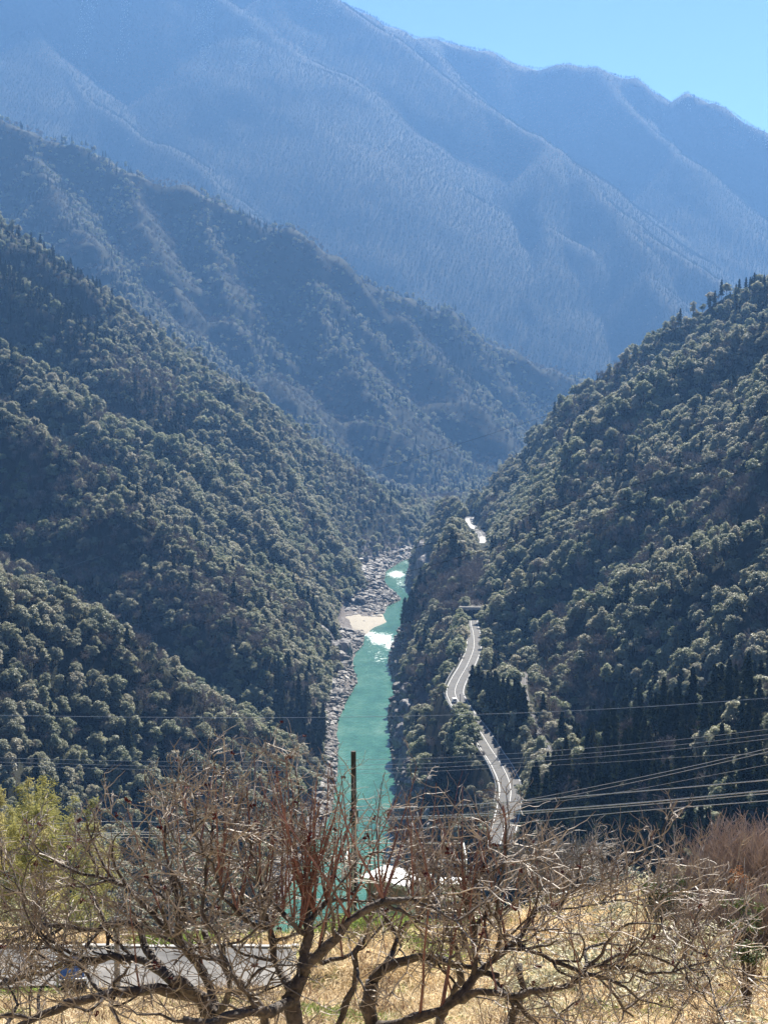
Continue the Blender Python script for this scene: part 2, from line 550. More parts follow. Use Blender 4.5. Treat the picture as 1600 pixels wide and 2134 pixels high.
def water_material():
    m, nt, p = new_mat('river_water')
    tc = nd(nt, 'ShaderNodeTexCoord')
    mp = nd(nt, 'ShaderNodeMapping')
    mp.inputs['Scale'].default_value = (1.0, 0.45, 1.0)
    nt.links.new(tc.outputs['Object'], mp.inputs['Vector'])
    big = noise(nt, 0.05, 7, 0.68, vec=mp.outputs[0])
    teal = ramp(nt, big.outputs['Fac'], [(0.3, (0.022, 0.085, 0.058)), (0.5, (0.045, 0.138, 0.092)), (0.72, (0.105, 0.205, 0.145))])
    fa = nd(nt, 'ShaderNodeAttribute', attribute_name='foam')
    fine = noise(nt, 0.42, 6, 0.72, vec=mp.outputs[0])
    mul = nd(nt, 'ShaderNodeMath', operation='ADD')
    nt.links.new(fa.outputs['Fac'], mul.inputs[0]); nt.links.new(fine.outputs['Fac'], mul.inputs[1])
    mask = ramp(nt, mul.outputs[0], [(0.74, (0, 0, 0)), (1.0, (1, 1, 1))])
    nt.links.new(mixc(nt, mask, teal, (0.60, 0.64, 0.63)), p.inputs['Base Color'])
    rr = nd(nt, 'ShaderNodeMapRange')
    rr.inputs['To Min'].default_value = 0.16; rr.inputs['To Max'].default_value = 0.7
    nt.links.new(mask, rr.inputs['Value'])
    nt.links.new(rr.outputs[0], p.inputs['Roughness'])
    p.inputs['IOR'].default_value = 1.33
    b = nd(nt, 'ShaderNodeBump')
    b.inputs['Strength'].default_value = 0.6
    b.inputs['Distance'].default_value = 0.8
    nt.links.new(noise(nt, 0.55, 6, 0.6, vec=mp.outputs[0]).outputs['Fac'], b.inputs['Height'])
    nt.links.new(b.outputs[0], p.inputs['Normal'])
    return m


def build_river():
    ys = np.concatenate([np.arange(380, 1900, 4.0), np.arange(1900, 3600, 40.0)])
    nx = 25
    V, foam = [], []
    spots = [(795, 1332, 34, 15, 0.55), (770, 1322, 22, 8, 0.5), (815, 1345, 20, 12, 0.5), (826, 1197, 22, 9, 0.55), (835, 1215, 16, 16, 0.30), (790, 1370, 30, 26, 0.26), (860, 1315, 16, 16, 0.32), (880, 1258, 22, 7, 0.24),
             (745, 1388, 20, 6, 0.2), (765, 1500, 40, 60, 0.12), (850, 1172, 20, 6, 0.3), (770, 1430, 30, 40, 0.12)]
    W_ = [(on_level(a, b, RIVER_Z), c, d, e, b) for a, b, c, d, e in spots]
    for y in ys:
        xl, xr = float(np.interp(y, _BY, _BL)) - 9, float(np.interp(y, _BY, _BR)) + 6
        for k in range(nx):
            V.append((xl + (xr-xl)*k/(nx-1), y, RIVER_Z))
    A = np.array(V)
    px, py = to_px(A)
    f = np.zeros(len(A))
    for (a, b, sx, sy, amp) in spots:
        f = np.maximum(f, amp*np.exp(-(((px-a)/sx)**2 + ((py-b)/sy)**2)))
    A[:, 2] += 0.5*f*fbm(A[:, 0]/3, A[:, 1]/3, 3, 77)
    i = np.arange(len(ys)-1)[:, None]*nx + np.arange(nx-1)[None, :]
    F = np.stack([i, i+1, i+nx+1, i+nx], -1).reshape(-1, 4)
    o = mesh_obj('river', A.tolist(), F.tolist(), water_material(), smooth=True)
    at_ = o.data.attributes.new('foam', 'FLOAT', 'POINT')
    at_.data.foreach_set('value', f.astype(np.float32))
    tag(o, 'green river running through the gorge with white rapids', kind='structure')
    # sand and gravel bar
    sand = simple_mat('river_sand', (0.24, 0.215, 0.175), (0.38, 0.35, 0.295), 0.9, 0.9, 0.1, bump=0.6)
    outline = [(700,1274),(722,1276),(745,1278),(762,1285),(785,1279),(800,1279),(804,1288),(809,1295),(797,1301),(783,1306),(772,1313),(766,1322),(752,1322),(735,1316),(722,1308),(706,1300),(694,1286)]
    P = [on_level(x, y, RIVER_Z + 0.5) for x, y in outline]
    c = sum(P, Vector())/len(P)
    vs, fs = [], []
    rings = ((1.0, -1.3), (0.9, 0.15), (0.72, 0.7), (0.4, 1.2))
    for s, dz in rings:
        for k, p in enumerate(P):
            q = c + (p-c)*s
            vs.append((q.x, q.y, q.z + dz + 0.25*random.uniform(-1, 1)*(s < 0.95)))
    vs.append((c.x, c.y, c.z + 1.3))
    n = len(P)
    for r in range(len(rings)-1):
        for k in range(n):
            k2 = (k+1) % n
            fs.append((r*n+k2, r*n+k, (r+1)*n+k, (r+1)*n+k2))
    for k in range(n):
        fs.append(((len(rings)-1)*n+(k+1) % n, (len(rings)-1)*n+k, len(vs)-1))
    sb = mesh_obj('sand_bar', vs, fs, sand, smooth=True)
    tag(sb, 'pale sand and gravel bar on the left bank above the rapids', kind='structure')


build_river()

# ------------------------------------------------------------------ tree prototypes
def leaf_material(name, stops, patch, trans=0.25, rough=0.5, spec=0.45):
    m, nt, p = new_mat(name)
    oi = nd(nt, 'ShaderNodeObjectInfo')
    base = ramp(nt, oi.outputs['Random'], stops)
    pn = noise(nt, 0.012, 3, 0.6, vec=oi.outputs['Location'])
    pr = ramp(nt, pn.outputs['Fac'], [(0.40, (0, 0, 0)), (0.62, (1, 1, 1))])
    sc = nd(nt, 'ShaderNodeMath', operation='MULTIPLY')
    nt.links.new(pr, sc.inputs[0]); sc.inputs[1].default_value = 0.55
    c = mixc(nt, sc.outputs[0], base, patch)
    nt.links.new(c, p.inputs['Base Color'])
    p.inputs['Roughness'].default_value = rough
    p.inputs['Specular IOR Level'].default_value = spec
    if trans:
        t = nd(nt, 'ShaderNodeBsdfTranslucent')
        nt.links.new(c, t.inputs['Color'])
        mx = nd(nt, 'ShaderNodeMixShader')
        mx.inputs[0].default_value = trans
        nt.links.new(p.outputs[0], mx.inputs[1]); nt.links.new(t.outputs[0], mx.inputs[2])
        nt.links.new(mx.outputs[0], nt.nodes['Material Output'].inputs['Surface'])
    return m


M_EVER = leaf_material('evergreen_foliage', [(0.0, (0.105, 0.135, 0.058)), (0.25, (0.200, 0.230, 0.105)), (0.6, (0.275, 0.292, 0.150)), (0.85, (0.345, 0.338, 0.200)), (1.0, (0.370, 0.335, 0.225))], (0.300, 0.280, 0.200), 0.42, 0.5, 0.5)
M_CONI = leaf_material('conifer_foliage', [(0.0, (0.018, 0.030, 0.012)), (0.5, (0.030, 0.042, 0.017)), (1.0, (0.055, 0.056, 0.025))], (0.034, 0.038, 0.019), 0.2, 0.7, 0.0)
M_BARE = leaf_material('bare_twigs', [(0.0, (0.13, 0.105, 0.088)), (0.5, (0.19, 0.16, 0.138)), (1.0, (0.26, 0.215, 0.18))], (0.20, 0.17, 0.152), 0.0, 0.7, 0.05)
M_BARK = simple_mat('forest_bark', (0.06, 0.045, 0.035), (0.13, 0.10, 0.08), 4.0, 0.85)


def rvec(r):
    v = r.normal(size=3)
    return v/np.linalg.norm(v)


def cards(P, N, size, r, aspect=0.6, jit=0.6):
    """leaf-sized quads at P facing roughly N"""
    n = len(P)
    N = N + r.normal(size=(n, 3))*jit
    N /= np.linalg.norm(N, axis=1)[:, None]
    T = np.cross(N, r.normal(size=(n, 3)))
    T /= np.linalg.norm(T, axis=1)[:, None]
    B = np.cross(N, T)
    s = (size*r.uniform(0.6, 1.35, n))[:, None]
    V = np.stack([P - T*s, P - B*s*aspect*0.8 + N*s*0.2, P + T*s, P + B*s*aspect*0.8 + N*s*0.1], 1).reshape(-1, 3)
    i = np.arange(n)*4
    F = np.stack([i, i+1, i+2, i+3], -1)
    return V, F


def ico(radius, c, sq=(1, 1, 1), sub=1):
    bm = bmesh.new()
    bmesh.ops.create_icosphere(bm, subdivisions=sub, radius=radius)
    V = [(v.co.x*sq[0]+c[0], v.co.y*sq[1]+c[1], v.co.z*sq[2]+c[2]) for v in bm.verts]
    F = [[v.index for v in f.verts] for f in bm.faces]
    bm.free()
    return V, F


def evergreen(seed, R=4.6, H=10.5, lobes=15, per=150, leaf=0.42):
    r = np.random.default_rng(seed)
    m = MB()
    C = []
    tries = 0
    while len(C) < lobes and tries < 800:
        tries += 1
        a, e = r.uniform(0, 2*math.pi), r.uniform(-0.45, 1.5)
        k = r.uniform(0.45, 1.12)
        rad = r.uniform(0.8, 1.75)
        c = np.array([math.cos(a)*math.cos(e)*(R-1.3)*k, math.sin(a)*math.cos(e)*(R-1.3)*k, H*0.62 + math.sin(e)*(H*0.38-0.6)*k])
        if all(np.linalg.norm(c-q[0]) > 0.62*(rad+q[1])*0.9 for q in C):
            C.append((c, rad))
    for c, rad in C:
        m.poly(*ico(rad*0.48, c, (1, 1, 0.7)))
        n = int(per*(rad/1.7)**2)
        d = r.normal(size=(n, 3))
        d[:, 2] = np.abs(d[:, 2])*1.15 - 0.35
        d /= np.linalg.norm(d, axis=1)[:, None]
        P = c + d*(rad*r.uniform(0.82, 1.10, n))[:, None]*np.array([1, 1, 0.85])
        V, F = cards(P, d*0.75 + np.array([0, 0, 0.65]), leaf, r, 0.6, 0.45)
        m.poly(V.tolist(), F.tolist())
    t = MB().tube([(0, 0, -1.5), (0.1, 0, H*0.3), (0.2, 0.1, H*0.6)], [0.32, 0.25, 0.12], 5, False)
    for c, rad in C[:6]:
        t.tube([(0.1, 0, H*0.35), tuple(np.array([0.1, 0, H*0.45])*0.5 + c*0.5), tuple(c)], [0.16, 0.1, 0.05], 4, False)
    return m, t, M_EVER


def conifer(seed, R=2.9, H=15.0, leaf=0.55):
    r = np.random.default_rng(seed)
    m = MB()
    for k in range(5):
        z = H*(0.22 + 0.15*k)
        rr = R*(1-0.19*k)*0.5
        m.poly([(rr*math.cos(a), rr*math.sin(a), z) for a in np.linspace(0, 2*math.pi, 7)[:-1]] + [(0, 0, z+H*0.24)], [(i, (i+1) % 6, 6) for i in range(6)])
    P, N = [], []
    for k in range(900):
        h = r.uniform(0.12, 1.0)**0.85
        prof = min(1.0, (1.02-h)*1.35)**0.8
        lay = 0.72 + 0.28*math.sin(h*40+r.uniform(-.5, .5))
        a = r.uniform(0, 2*math.pi)
        lump = 0.85 + 0.22*math.sin(3*a + h*9 + seed)
        q = R*prof*lay*lump*r.uniform(0.62, 1.05)
        P.append((q*math.cos(a), q*math.sin(a), H*h + 0.2*q))
        N.append((math.cos(a)*0.6, math.sin(a)*0.6, 0.75))
    V, F = cards(np.array(P), np.array(N), leaf, r, 0.55, 0.55)
    m.poly(V.tolist(), F.tolist())
    t = MB().tube([(0, 0, -1.5), (0, 0, H*0.5), (0, 0, H*0.95)], [0.28, 0.18, 0.03], 5, False)
    return m, t, M_CONI


def bare(seed, R=4.3, H=11.0, fine=1.0):
    r = np.random.default_rng(seed)
    m, t = MB(), MB()
    t.tube([(0, 0, -1.5), (0.1, 0.05, H*0.25), (0.15, 0.1, H*0.42)], [0.26, 0.2, 0.14], 5, False)
    for k in range(7):
        a = k*0.9 + r.uniform(-.3, .3)
        tip = np.array([R*0.62*math.cos(a)*r.uniform(.5, 1), R*0.62*math.sin(a)*r.uniform(.5, 1), H*r.uniform(.62, .86)])
        b0 = np.array([0.1, 0.05, H*r.uniform(.22, .42)])
        t.tube([tuple(b0), tuple(b0*0.45+tip*0.55+np.array([0, 0, 0.4])), tuple(tip)], [0.12, 0.08, 0.05], 4, False)
        for j in range(7):
            s0 = b0 + (tip-b0)*r.uniform(.35, 1)
            d = rvec(r); d[2] = abs(d[2])*0.8+0.25; d[:2] += np.array([math.cos(a), math.sin(a)])*0.5
            d /= np.linalg.norm(d)
            s1 = s0 + d*r.uniform(1.3, 2.4)
            m.tube([tuple(s0), tuple(s1)], [0.05*fine, 0.025*fine], 3, False)
            for q in range(int(15)):
                b = s0 + (s1-s0)*r.uniform(.2, 1)
                dd = d*0.8 + r.normal(size=3)*0.55; dd[2] += 0.2
                e = b + dd/np.linalg.norm(dd)*r.uniform(.7, 1.7)
                w = np.cross(dd, r.normal(size=3)); w = w/np.linalg.norm(w)*0.030*fine
                m.poly([b-w, b+w, e], [(0, 1, 2)])
    return m, t, M_BARE


PROTO = {}
PCOL = bpy.data.collections.new('forest_tree_kinds')


def add_proto(key, made):
    crown, trunk, mat = made
    cm = bpy.data.meshes.new('crown'); cm.from_pydata([tuple(v) for v in crown.v], [], crown.f); cm.materials.append(mat)
    tm = bpy.data.meshes.new('trunk'); tm.from_pydata([tuple(v) for v in trunk.v], [], trunk.f); tm.materials.append(M_BARK)
    n = len(crown.v)
    jm = bpy.data.meshes.new(key)
    jm.from_pydata([tuple(v) for v in crown.v + trunk.v], [], crown.f + [tuple(i+n for i in f) for f in trunk.f])
    jm.materials.append(mat); jm.materials.append(M_BARK)
    jm.polygons.foreach_set('material_index', [0]*len(crown.f) + [1]*len(trunk.f))
    o = bpy.data.objects.new(key, jm)
    PCOL.objects.link(o)
    PROTO[key] = (cm, tm)


for k in range(3): add_proto('bare_tree_%d' % k, bare(40+k, H=10+k, R=4.0+0.4*k, fine=1.5))
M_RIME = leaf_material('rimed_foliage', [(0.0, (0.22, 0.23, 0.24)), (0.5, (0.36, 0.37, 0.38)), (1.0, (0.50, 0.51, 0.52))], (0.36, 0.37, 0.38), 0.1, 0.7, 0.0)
for k in range(2):
    _c = conifer(90+k, R=3.2, H=10.0)
    add_proto('rimed_tree_%d' % k, (_c[0], _c[1], M_RIME))
for k in range(4): add_proto('conifer_tree_%d' % k, conifer(60+k, R=2.7+0.25*k, H=13.5+1.2*k))
for k in range(8): add_proto('evergreen_tree_%d' % k, evergreen(80+k, R=(4.2, 3.4, 4.8, 3.9, 5.2, 3.2, 4.5, 3.7)[k], H=(9.5, 11.5, 10.0, 9.0, 10.5, 13.0, 12.0, 8.0)[k], lobes=(22, 18, 27, 20, 30, 20, 26, 18)[k]))
KEYS = sorted(PROTO)
FIRST = {'bare': 0, 'conifer': 3, 'evergreen': 7}
NUMB = {'bare': 3, 'conifer': 4, 'evergreen': 8}
KTOP = {'bare': 11.0, 'conifer': 15.0, 'evergreen': 10.5}


def scatter_group(name):
    g = bpy.data.node_groups.new(name, 'GeometryNodeTree')
    g.interface.new_socket('Geometry', in_out='INPUT', socket_type='NodeSocketGeometry')
    g.interface.new_socket('Geometry', in_out='OUTPUT', socket_type='NodeSocketGeometry')
    return g


def scatter(name, P, rot, scl, idx, coll, label):
    """one object: the mesh points carry rotation, size and kind of what stands there"""
    me = bpy.data.meshes.new(name)
    me.vertices.add(len(P)); me.vertices.foreach_set('co', np.asarray(P, np.float32).ravel())
    for nm, typ, dat in (('turn', 'FLOAT', rot), ('size', 'FLOAT', scl), ('pick', 'INT', idx)):
        a = me.attributes.new(nm, typ, 'POINT')
        a.data.foreach_set('value', np.asarray(dat, np.int32 if typ == 'INT' else np.float32))
    o = bpy.data.objects.new(name, me)
    COL.objects.link(o)
    g = scatter_group(name)
    N = g.nodes
    gi, go = N.new('NodeGroupInput'), N.new('NodeGroupOutput')
    ci = N.new('GeometryNodeCollectionInfo')
    ci.inputs['Collection'].default_value = coll
    ci.inputs['Separate Children'].default_value = True
    ci.inputs['Reset Children'].default_value = True
    ip = N.new('GeometryNodeInstanceOnPoints')
    ip.inputs['Pick Instance'].default_value = True
    def attr(nm, t):
        a = N.new('GeometryNodeInputNamedAttribute'); a.data_type = t
        a.inputs['Name'].default_value = nm
        return a.outputs['Attribute']
    cx = N.new('ShaderNodeCombineXYZ')
    L = g.links
    L.new(attr('turn', 'FLOAT'), cx.inputs['Z'])
    L.new(gi.outputs[0], ip.inputs['Points'])
    L.new(ci.outputs[0], ip.inputs['Instance'])
    L.new(attr('pick', 'INT'), ip.inputs['Instance Index'])
    L.new(cx.outputs[0], ip.inputs['Rotation'])
    L.new(attr('size', 'FLOAT'), ip.inputs['Scale'])
    L.new(ip.outputs[0], go.inputs[0])
    md = o.modifiers.new('scatter', 'NODES')
    md.node_group = g
    tag(o, label, kind='stuff')
    return o


# ------------------------------------------------------------------ the forest
def jitter_grid(x0, x1, y0, y1, s):
    X, Y = np.meshgrid(np.arange(x0, x1, s), np.arange(y0, y1, s*0.87))
    X[1::2] += s/2
    X = X + rng.uniform(-.6, .6, X.shape)*s
    Y = Y + rng.uniform(-.6, .6, Y.shape)*s
    return X.ravel(), Y.ravel()


def forest_points(y0, y1, s, margin):
    w = y1*(1600/2+margin)/FPX
    x, y = jitter_grid(-w, w, y0, y1, s)
    px = CX + FPX*x/y
    k = (px > -margin) & (px < 1600+margin)
    x, y = x[k], y[k]
    z = land(x, y)
    P = np.stack([x, y, z], 1)
    k = ~hidden(P, 12.0)
    return P[k]


def blocks_yard(P, top):
    """roadside trees kept cut back so that the sunlit yards show"""
    px, py = to_px(P)
    _, pt = to_px(P + np.array([0, 0, top]))
    b = np.zeros(len(P), bool)
    for yd in YARDS:
        ax, ay = to_px(np.array(yd))
        b |= (np.abs(px-ax) < 15) & (P[:, 1] < yd.y+6) & (P[:, 1] > yd.y-420) & (pt < ay+5) & (py > ay-6)
    return b


def classify(P):
    """0 bare, 1 conifer, 2 evergreen, -1 nothing"""
    x, y, z = P.T
    px, py = to_px(P)
    far = y > 3800
    n1 = fbm(x/90, y/90, 3, 101); n2 = fbm(x/130+50, y/130, 3, 113)
    u = rng.uniform(0, 1, len(P))
    kind = np.full(len(P), 2)
    kind[(n2 > 0.33) | (u < 0.05)] = 1
    kind[((n1 > 0.24) & (u > 0.45)) | (u > 0.93)] = 0
    # cedar plantations and bare belts that the photograph shows
    def box(a, b, c, d, soft=30):
        j = rng.normal(0, soft, len(P)); j2 = rng.normal(0, soft, len(P))
        return (px+j > a) & (px+j < c) & (py+j2 > b) & (py+j2 < d)
    kind[box(-200, 520, 230, 760) & (y < 1900) & (u < 0.8)] = 1
    kind[box(1180, 1470, 1700, 1900) & (y < 700) & (u < 0.8)] = 1
    kind[box(1380, 480, 1700, 640) & (y < 1600) & (u < 0.75)] = 1
    kind[box(200, 750, 400, 880, 20) & (y < 1500) & (u < 0.6)] = 0
    kind[box(1130, 1330, 1270, 1560, 20) & (y < 900) & (u < 0.55)] = 0
    kind[box(880, 1180, 1010, 1290, 8) & (y < 1300) & (u < 0.9)] = 0
    kind[box(1460, 1000, 1640, 1120, 20) & (y < 1100) & (u < 0.8)] = 0
    ridge5 = (y > 2250) & (y < 3800)
    kind[ridge5 & (n1 > -0.02) & (u < 0.5)] = 0
    kind[ridge5 & (n1 < -0.02) & (u < 0.35)] = 1
    n3 = fbm(x/420, y/420, 3, 131)
    kind[far] = 1
    kind[far & (((n3 > 0.30) & (u > 0.4)) | (u > 0.97))] = 0
    dl, dr = river_out(x, y)
    hgt = z - RIVER_Z
    bad = (hgt < 4) | ((dl > 0) & (dl < WLEFT(y)*0.9) & (hgt < 40)) | ((dr > 0) & (dr < 7)) | (np.maximum(dl, dr) < 3)
    bad |= (dr > 0) & (dr < 24) & (hgt < 26) & (u < 0.6) & (y < 2000) & (y > 720)
    near = y < 2000
    d = np.full(len(P), 99.0)
    d[near] = seg_dist(x[near], y[near], ROAD_L)
    bad |= (d < 6.2) & ~((y > SHED0+4) & (y < SHED1-4))
    d[near] = seg_dist(x[near], y[near], RAIL_L)
    bad |= d < 3.0
    bad |= (y < 330) & (np.abs(x) < 400) & (z > np.interp(y, FG_Y, FG_Z) - 1) & (y < 95)
    left = x < np.interp(y, RY, RX)
    dbend = np.full(len(P), 99.0); dbend[near] = np.minimum(seg_dist(x[near], y[near], BEND), seg_dist(x[near], y[near], LOWER))
    bad |= (dbend < 14) & left
    for yd in YARDS:
        bad |= np.hypot(x-yd.x, (y-yd.y)*0.45) < 13
    kind[bad | blocks_yard(P, 11.0)] = -1
    return kind


def plant_forest():
    zones = [(100, 1000, 5.0, 200), (1000, 1500, 6.2, 180), (1500, 2300, 8.0, 160), (2300, 3800, 9.5, 120), (3800, 6800, 9.2, 60)]
    allP, allK = [], []
    for z in zones:
        P = forest_points(*z)
        K = classify(P)
        keep = K >= 0
        allP.append(P[keep]); allK.append(K[keep])
    P, K = np.concatenate(allP), np.concatenate(allK)
    names = np.array(['bare', 'conifer', 'evergreen'])
    first = np.array([FIRST[n] for n in names]); numb = np.array([NUMB[n] for n in names])
    idx = first[K] + rng.integers(0, 1000, len(P)) % numb[K]
    rot = rng.uniform(0, 6.28, len(P))
    scl = rng.uniform(0.62, 1.18, len(P))**1.15*np.where(K == 1, 0.92, 1.0)*np.where(K == 0, 0.95, 1.0)
    scl = scl*np.where(P[:, 1] > 3800, 0.68, 1.0)*np.where((P[:, 1] < 1000) & (K == 2), 0.84, 1.0)
    row = []
    for p, t in zip(ROAD_L[:-1], ROAD_L[1:]):
        if 545 < p.y < 655:
            n_ = Vector(((t-p).y, -(t-p).x, 0)).normalized()
            for q in range(3):
                c = p + (t-p)*rng.uniform(0, 1) + n_*rng.uniform(6.5, 11.5)
                row.append((c.x, c.y))
    row = np.array(row)
    Q = np.column_stack([row, land(row[:, 0], row[:, 1])])
    P = np.concatenate([P, Q]); K = np.concatenate([K, np.full(len(Q), 1)])
    idx = np.concatenate([idx, FIRST['conifer'] + rng.integers(0, 4, len(Q))]); rot = np.concatenate([rot, rng.uniform(0, 6.28, len(Q))]); scl = np.concatenate([scl, rng.uniform(0.95, 1.3, len(Q))])
    fpx, fpy = to_px(P[:len(K)])
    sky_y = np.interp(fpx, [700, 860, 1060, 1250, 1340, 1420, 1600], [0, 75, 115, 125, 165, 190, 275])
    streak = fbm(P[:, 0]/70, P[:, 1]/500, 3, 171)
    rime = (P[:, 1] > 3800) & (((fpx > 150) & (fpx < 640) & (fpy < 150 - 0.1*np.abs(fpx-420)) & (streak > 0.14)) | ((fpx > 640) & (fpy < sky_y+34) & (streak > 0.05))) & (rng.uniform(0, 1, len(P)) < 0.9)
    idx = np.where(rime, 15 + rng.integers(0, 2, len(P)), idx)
    scr = []
    for p, t in zip(ROAD_L[:-1], ROAD_L[1:]):
        ry = float(to_px(np.array(p))[1])
        if 1512 < ry < 1578 or 1305 < ry < 1368:
            n_ = Vector(((t-p).y, -(t-p).x, 0)).normalized()
            for q in range(3):
                c = p + (t-p)*rng.uniform(0, 1) - n_*rng.uniform(6.0, 10.5)
                scr.append((c.x, c.y))
    scr = np.array(scr)
    Q = np.column_stack([scr, land(scr[:, 0], scr[:, 1])])
    P = np.concatenate([P, Q]); K = np.concatenate([K, np.full(len(Q), 2)])
    idx = np.concatenate([idx, FIRST['evergreen'] + rng.integers(0, 8, len(Q))]); rot = np.concatenate([rot, rng.uniform(0, 6.28, len(Q))]); scl = np.concatenate([scl, rng.uniform(0.75, 1.15, len(Q))])
    # undergrowth below the bare and cedar stands
    U = []
    for (y0, y1, sp, mg) in ((330, 1100, 4.6, 120), (1100, 1900, 5.6, 100)):
        Q = forest_points(y0, y1, sp, mg)
        kq = classify(Q)
        near_ok = (kq == 0) | ((kq == 1) & (rng.uniform(0, 1, len(Q)) < 0.35)) | ((kq == 2) & (rng.uniform(0, 1, len(Q)) < np.where(Q[:, 1] < 1100, 0.55, 0.3)))
        ok_edge = (kq == -1) & (Q[:, 2] > RIVER_Z+9) & (rng.uniform(0, 1, len(Q)) < 0.5)
        dd = np.minimum(seg_dist(Q[:, 0], Q[:, 1], ROAD_L), seg_dist(Q[:, 0], Q[:, 1], RAIL_L)+2.0)
        dlq, drq = river_out(Q[:, 0], Q[:, 1])
        ok_edge &= (dd > 5.4) & ((drq > 9) | (dlq > WLEFT(Q[:, 1])*0.75))
        for yd in YARDS:
            ok_edge &= np.hypot(Q[:, 0]-yd.x, (Q[:, 1]-yd.y)*0.45) > 13
        U.append(Q[(near_ok | ok_edge) & (dd > 5.4) & ~blocks_yard(Q, 5.0)])
    U = np.concatenate(U)
    nu = len(U)
    P = np.concatenate([P, U]); uk = rng.uniform(0, 1, nu)
    ku = np.where(uk < 0.62, 2, 0)
    idx = np.concatenate([idx, np.where(ku == 2, FIRST['evergreen'] + rng.integers(0, 8, nu), FIRST['bare'] + rng.integers(0, 3, nu))])
    rot = np.concatenate([rot, rng.uniform(0, 6.28, nu)])
    scl = np.concatenate([scl, rng.uniform(0.28, 0.68, nu)])
    K = np.concatenate([K, np.full(nu, 9)])
    # the nearest trees in view stand as objects of their own
    px, py = to_px(P)
    inview = (px > -15) & (px < 1615) & (py > 300) & (py < 2050)
    own = np.zeros(len(P), bool)
    for kind, most in ((2, 260), (1, 130), (0, 90)):
        c = np.where(inview & (K == kind) & ~hidden(P, -6))[0]
        c = c[np.argsort(P[c, 1])][:most]
        own[c] = True
    side = np.where(P[:, 0] < np.interp(P[:, 1], _BY, (_BL+_BR)/2), 0, 1)
    groups = (
        ('left_slope_forest', (side == 0) & (P[:, 1] < 2250), 'mixed evergreen and bare forest covering the left side of the gorge'),
        ('right_slope_forest', (side == 1) & (P[:, 1] < 2250), 'mixed evergreen and cedar forest covering the right side of the gorge'),
        ('middle_ridge_forest', (P[:, 1] >= 2250) & (P[:, 1] < 3800), 'hazy forest on the middle ridge that falls from the left'),
        ('mountain_forest', P[:, 1] >= 3800, 'far cedar forest covering the big hazy blue mountain'),
    )
    for nm, sel, lab in groups:
        s = sel & ~own
        scatter(nm, P[s], rot[s], scl[s], idx[s], PCOL, lab)
    nm = {0: 'bare_tree', 1: 'conifer_tree', 2: 'evergreen_tree'}
    words = {0: ('bare', 'leafless grey-brown'), 1: ('cedar', 'pointed dark green cedar'), 2: ('evergreen', 'rounded evergreen broadleaf')}
    for i in np.where(own)[0]:
        k = int(K[i])
        where = 'left slope' if side[i] == 0 else ('river bank' if P[i, 0] < np.interp(P[i, 1], [p.y for p in ROAD_L[::-1]][::-1] if False else RY, RX) else 'right slope')
        e = empty(nm[k], P[i], rot[i], float(scl[i]))
        lab = {0: 'leafless grey-brown tree among the nearest woods on the ', 1: 'pointed dark cedar among the nearest woods on the ', 2: 'rounded evergreen tree among the nearest woods on the '}[k] + where
        spot = ('at the left edge', 'left of the river bend', 'close above the river', 'along the highway', 'halfway up the slope', 'at the right edge')[int(np.searchsorted([260, 560, 870, 1120, 1390], px[i]))]
        depth = 'front' if P[i, 1] < 560 else 'middle' if P[i, 1] < 680 else 'rear'
        lab = {0: 'leafless grey-brown tree ', 1: 'pointed dark cedar ', 2: 'rounded evergreen tree '}[k] + spot + ', ' + depth + ' of the near woods, ' + where
        tag(e, lab, 'tree', {0: 'bare trees', 1: 'cedar trees', 2: 'evergreen trees'}[k] + ' of the near woods, ' + where)
        cm, tm = PROTO[KEYS[int(idx[i])]]
        for n_, m_ in (('crown', cm), ('trunk', tm)):
            o = bpy.data.objects.new(n_, m_); COL.objects.link(o); o.parent = e
    print('FOREST', len(P), [int((K == k).sum()) for k in range(3)], [int((g[1] & ~own).sum()) for g in groups])
    return P


FOREST_P = plant_forest()

#@@PART3@@
# ------------------------------------------------------------------ boulders on the river banks
def boulder_mesh(seed):
    r = np.random.default_rng(seed)
    bm = bmesh.new()
    bmesh.ops.create_icosphere(bm, subdivisions=3, radius=1.0)
    planes = [(rvec(r), r.uniform(0.45, 0.8)) for _ in range(11)]
    sq = np.array([r.uniform(0.9, 1.5), r.uniform(0.8, 1.1), r.uniform(0.5, 0.8)])
    for v in bm.verts:
        p = np.array(v.co)
        for n, d in planes:
            k = p @ n - d
            if k > 0: p = p - n*k*0.93
        v.co = (p + r.normal(size=3)*0.025)*sq
    bmesh.ops.recalc_face_normals(bm, faces=bm.faces)
    me = bpy.data.meshes.new('boulder')
    bm.to_mesh(me); bm.free()
    return me


def rock_material(name, k=0.72):
    m, nt, p = new_mat(name)
    oi = nd(nt, 'ShaderNodeObjectInfo')
    tone = ramp(nt, oi.outputs['Random'], [(0.0, (0.10*k, 0.09*k, 0.085*k)), (0.55, (0.20*k, 0.18*k, 0.165*k)), (0.85, (0.30*k, 0.275*k, 0.25*k)), (1.0, (0.50*k, 0.47*k, 0.42*k))])
    st = ramp(nt, noise(nt, 1.6, 7, 0.7).outputs['Fac'], [(0.35, (0.45, 0.44, 0.43)), (0.6, (1, 1, 1))])
    mm = nd(nt, 'ShaderNodeMix', data_type='RGBA', blend_type='MULTIPLY')
    mm.inputs['Factor'].default_value = 1.0
    nt.links.new(tone, mm.inputs[6]); nt.links.new(st, mm.inputs[7])
    nt.links.new(mm.outputs[2], p.inputs['Base Color'])
    p.inputs['Roughness'].default_value = 0.7
    p.inputs['Specular IOR Level'].default_value = 0.35
    return m


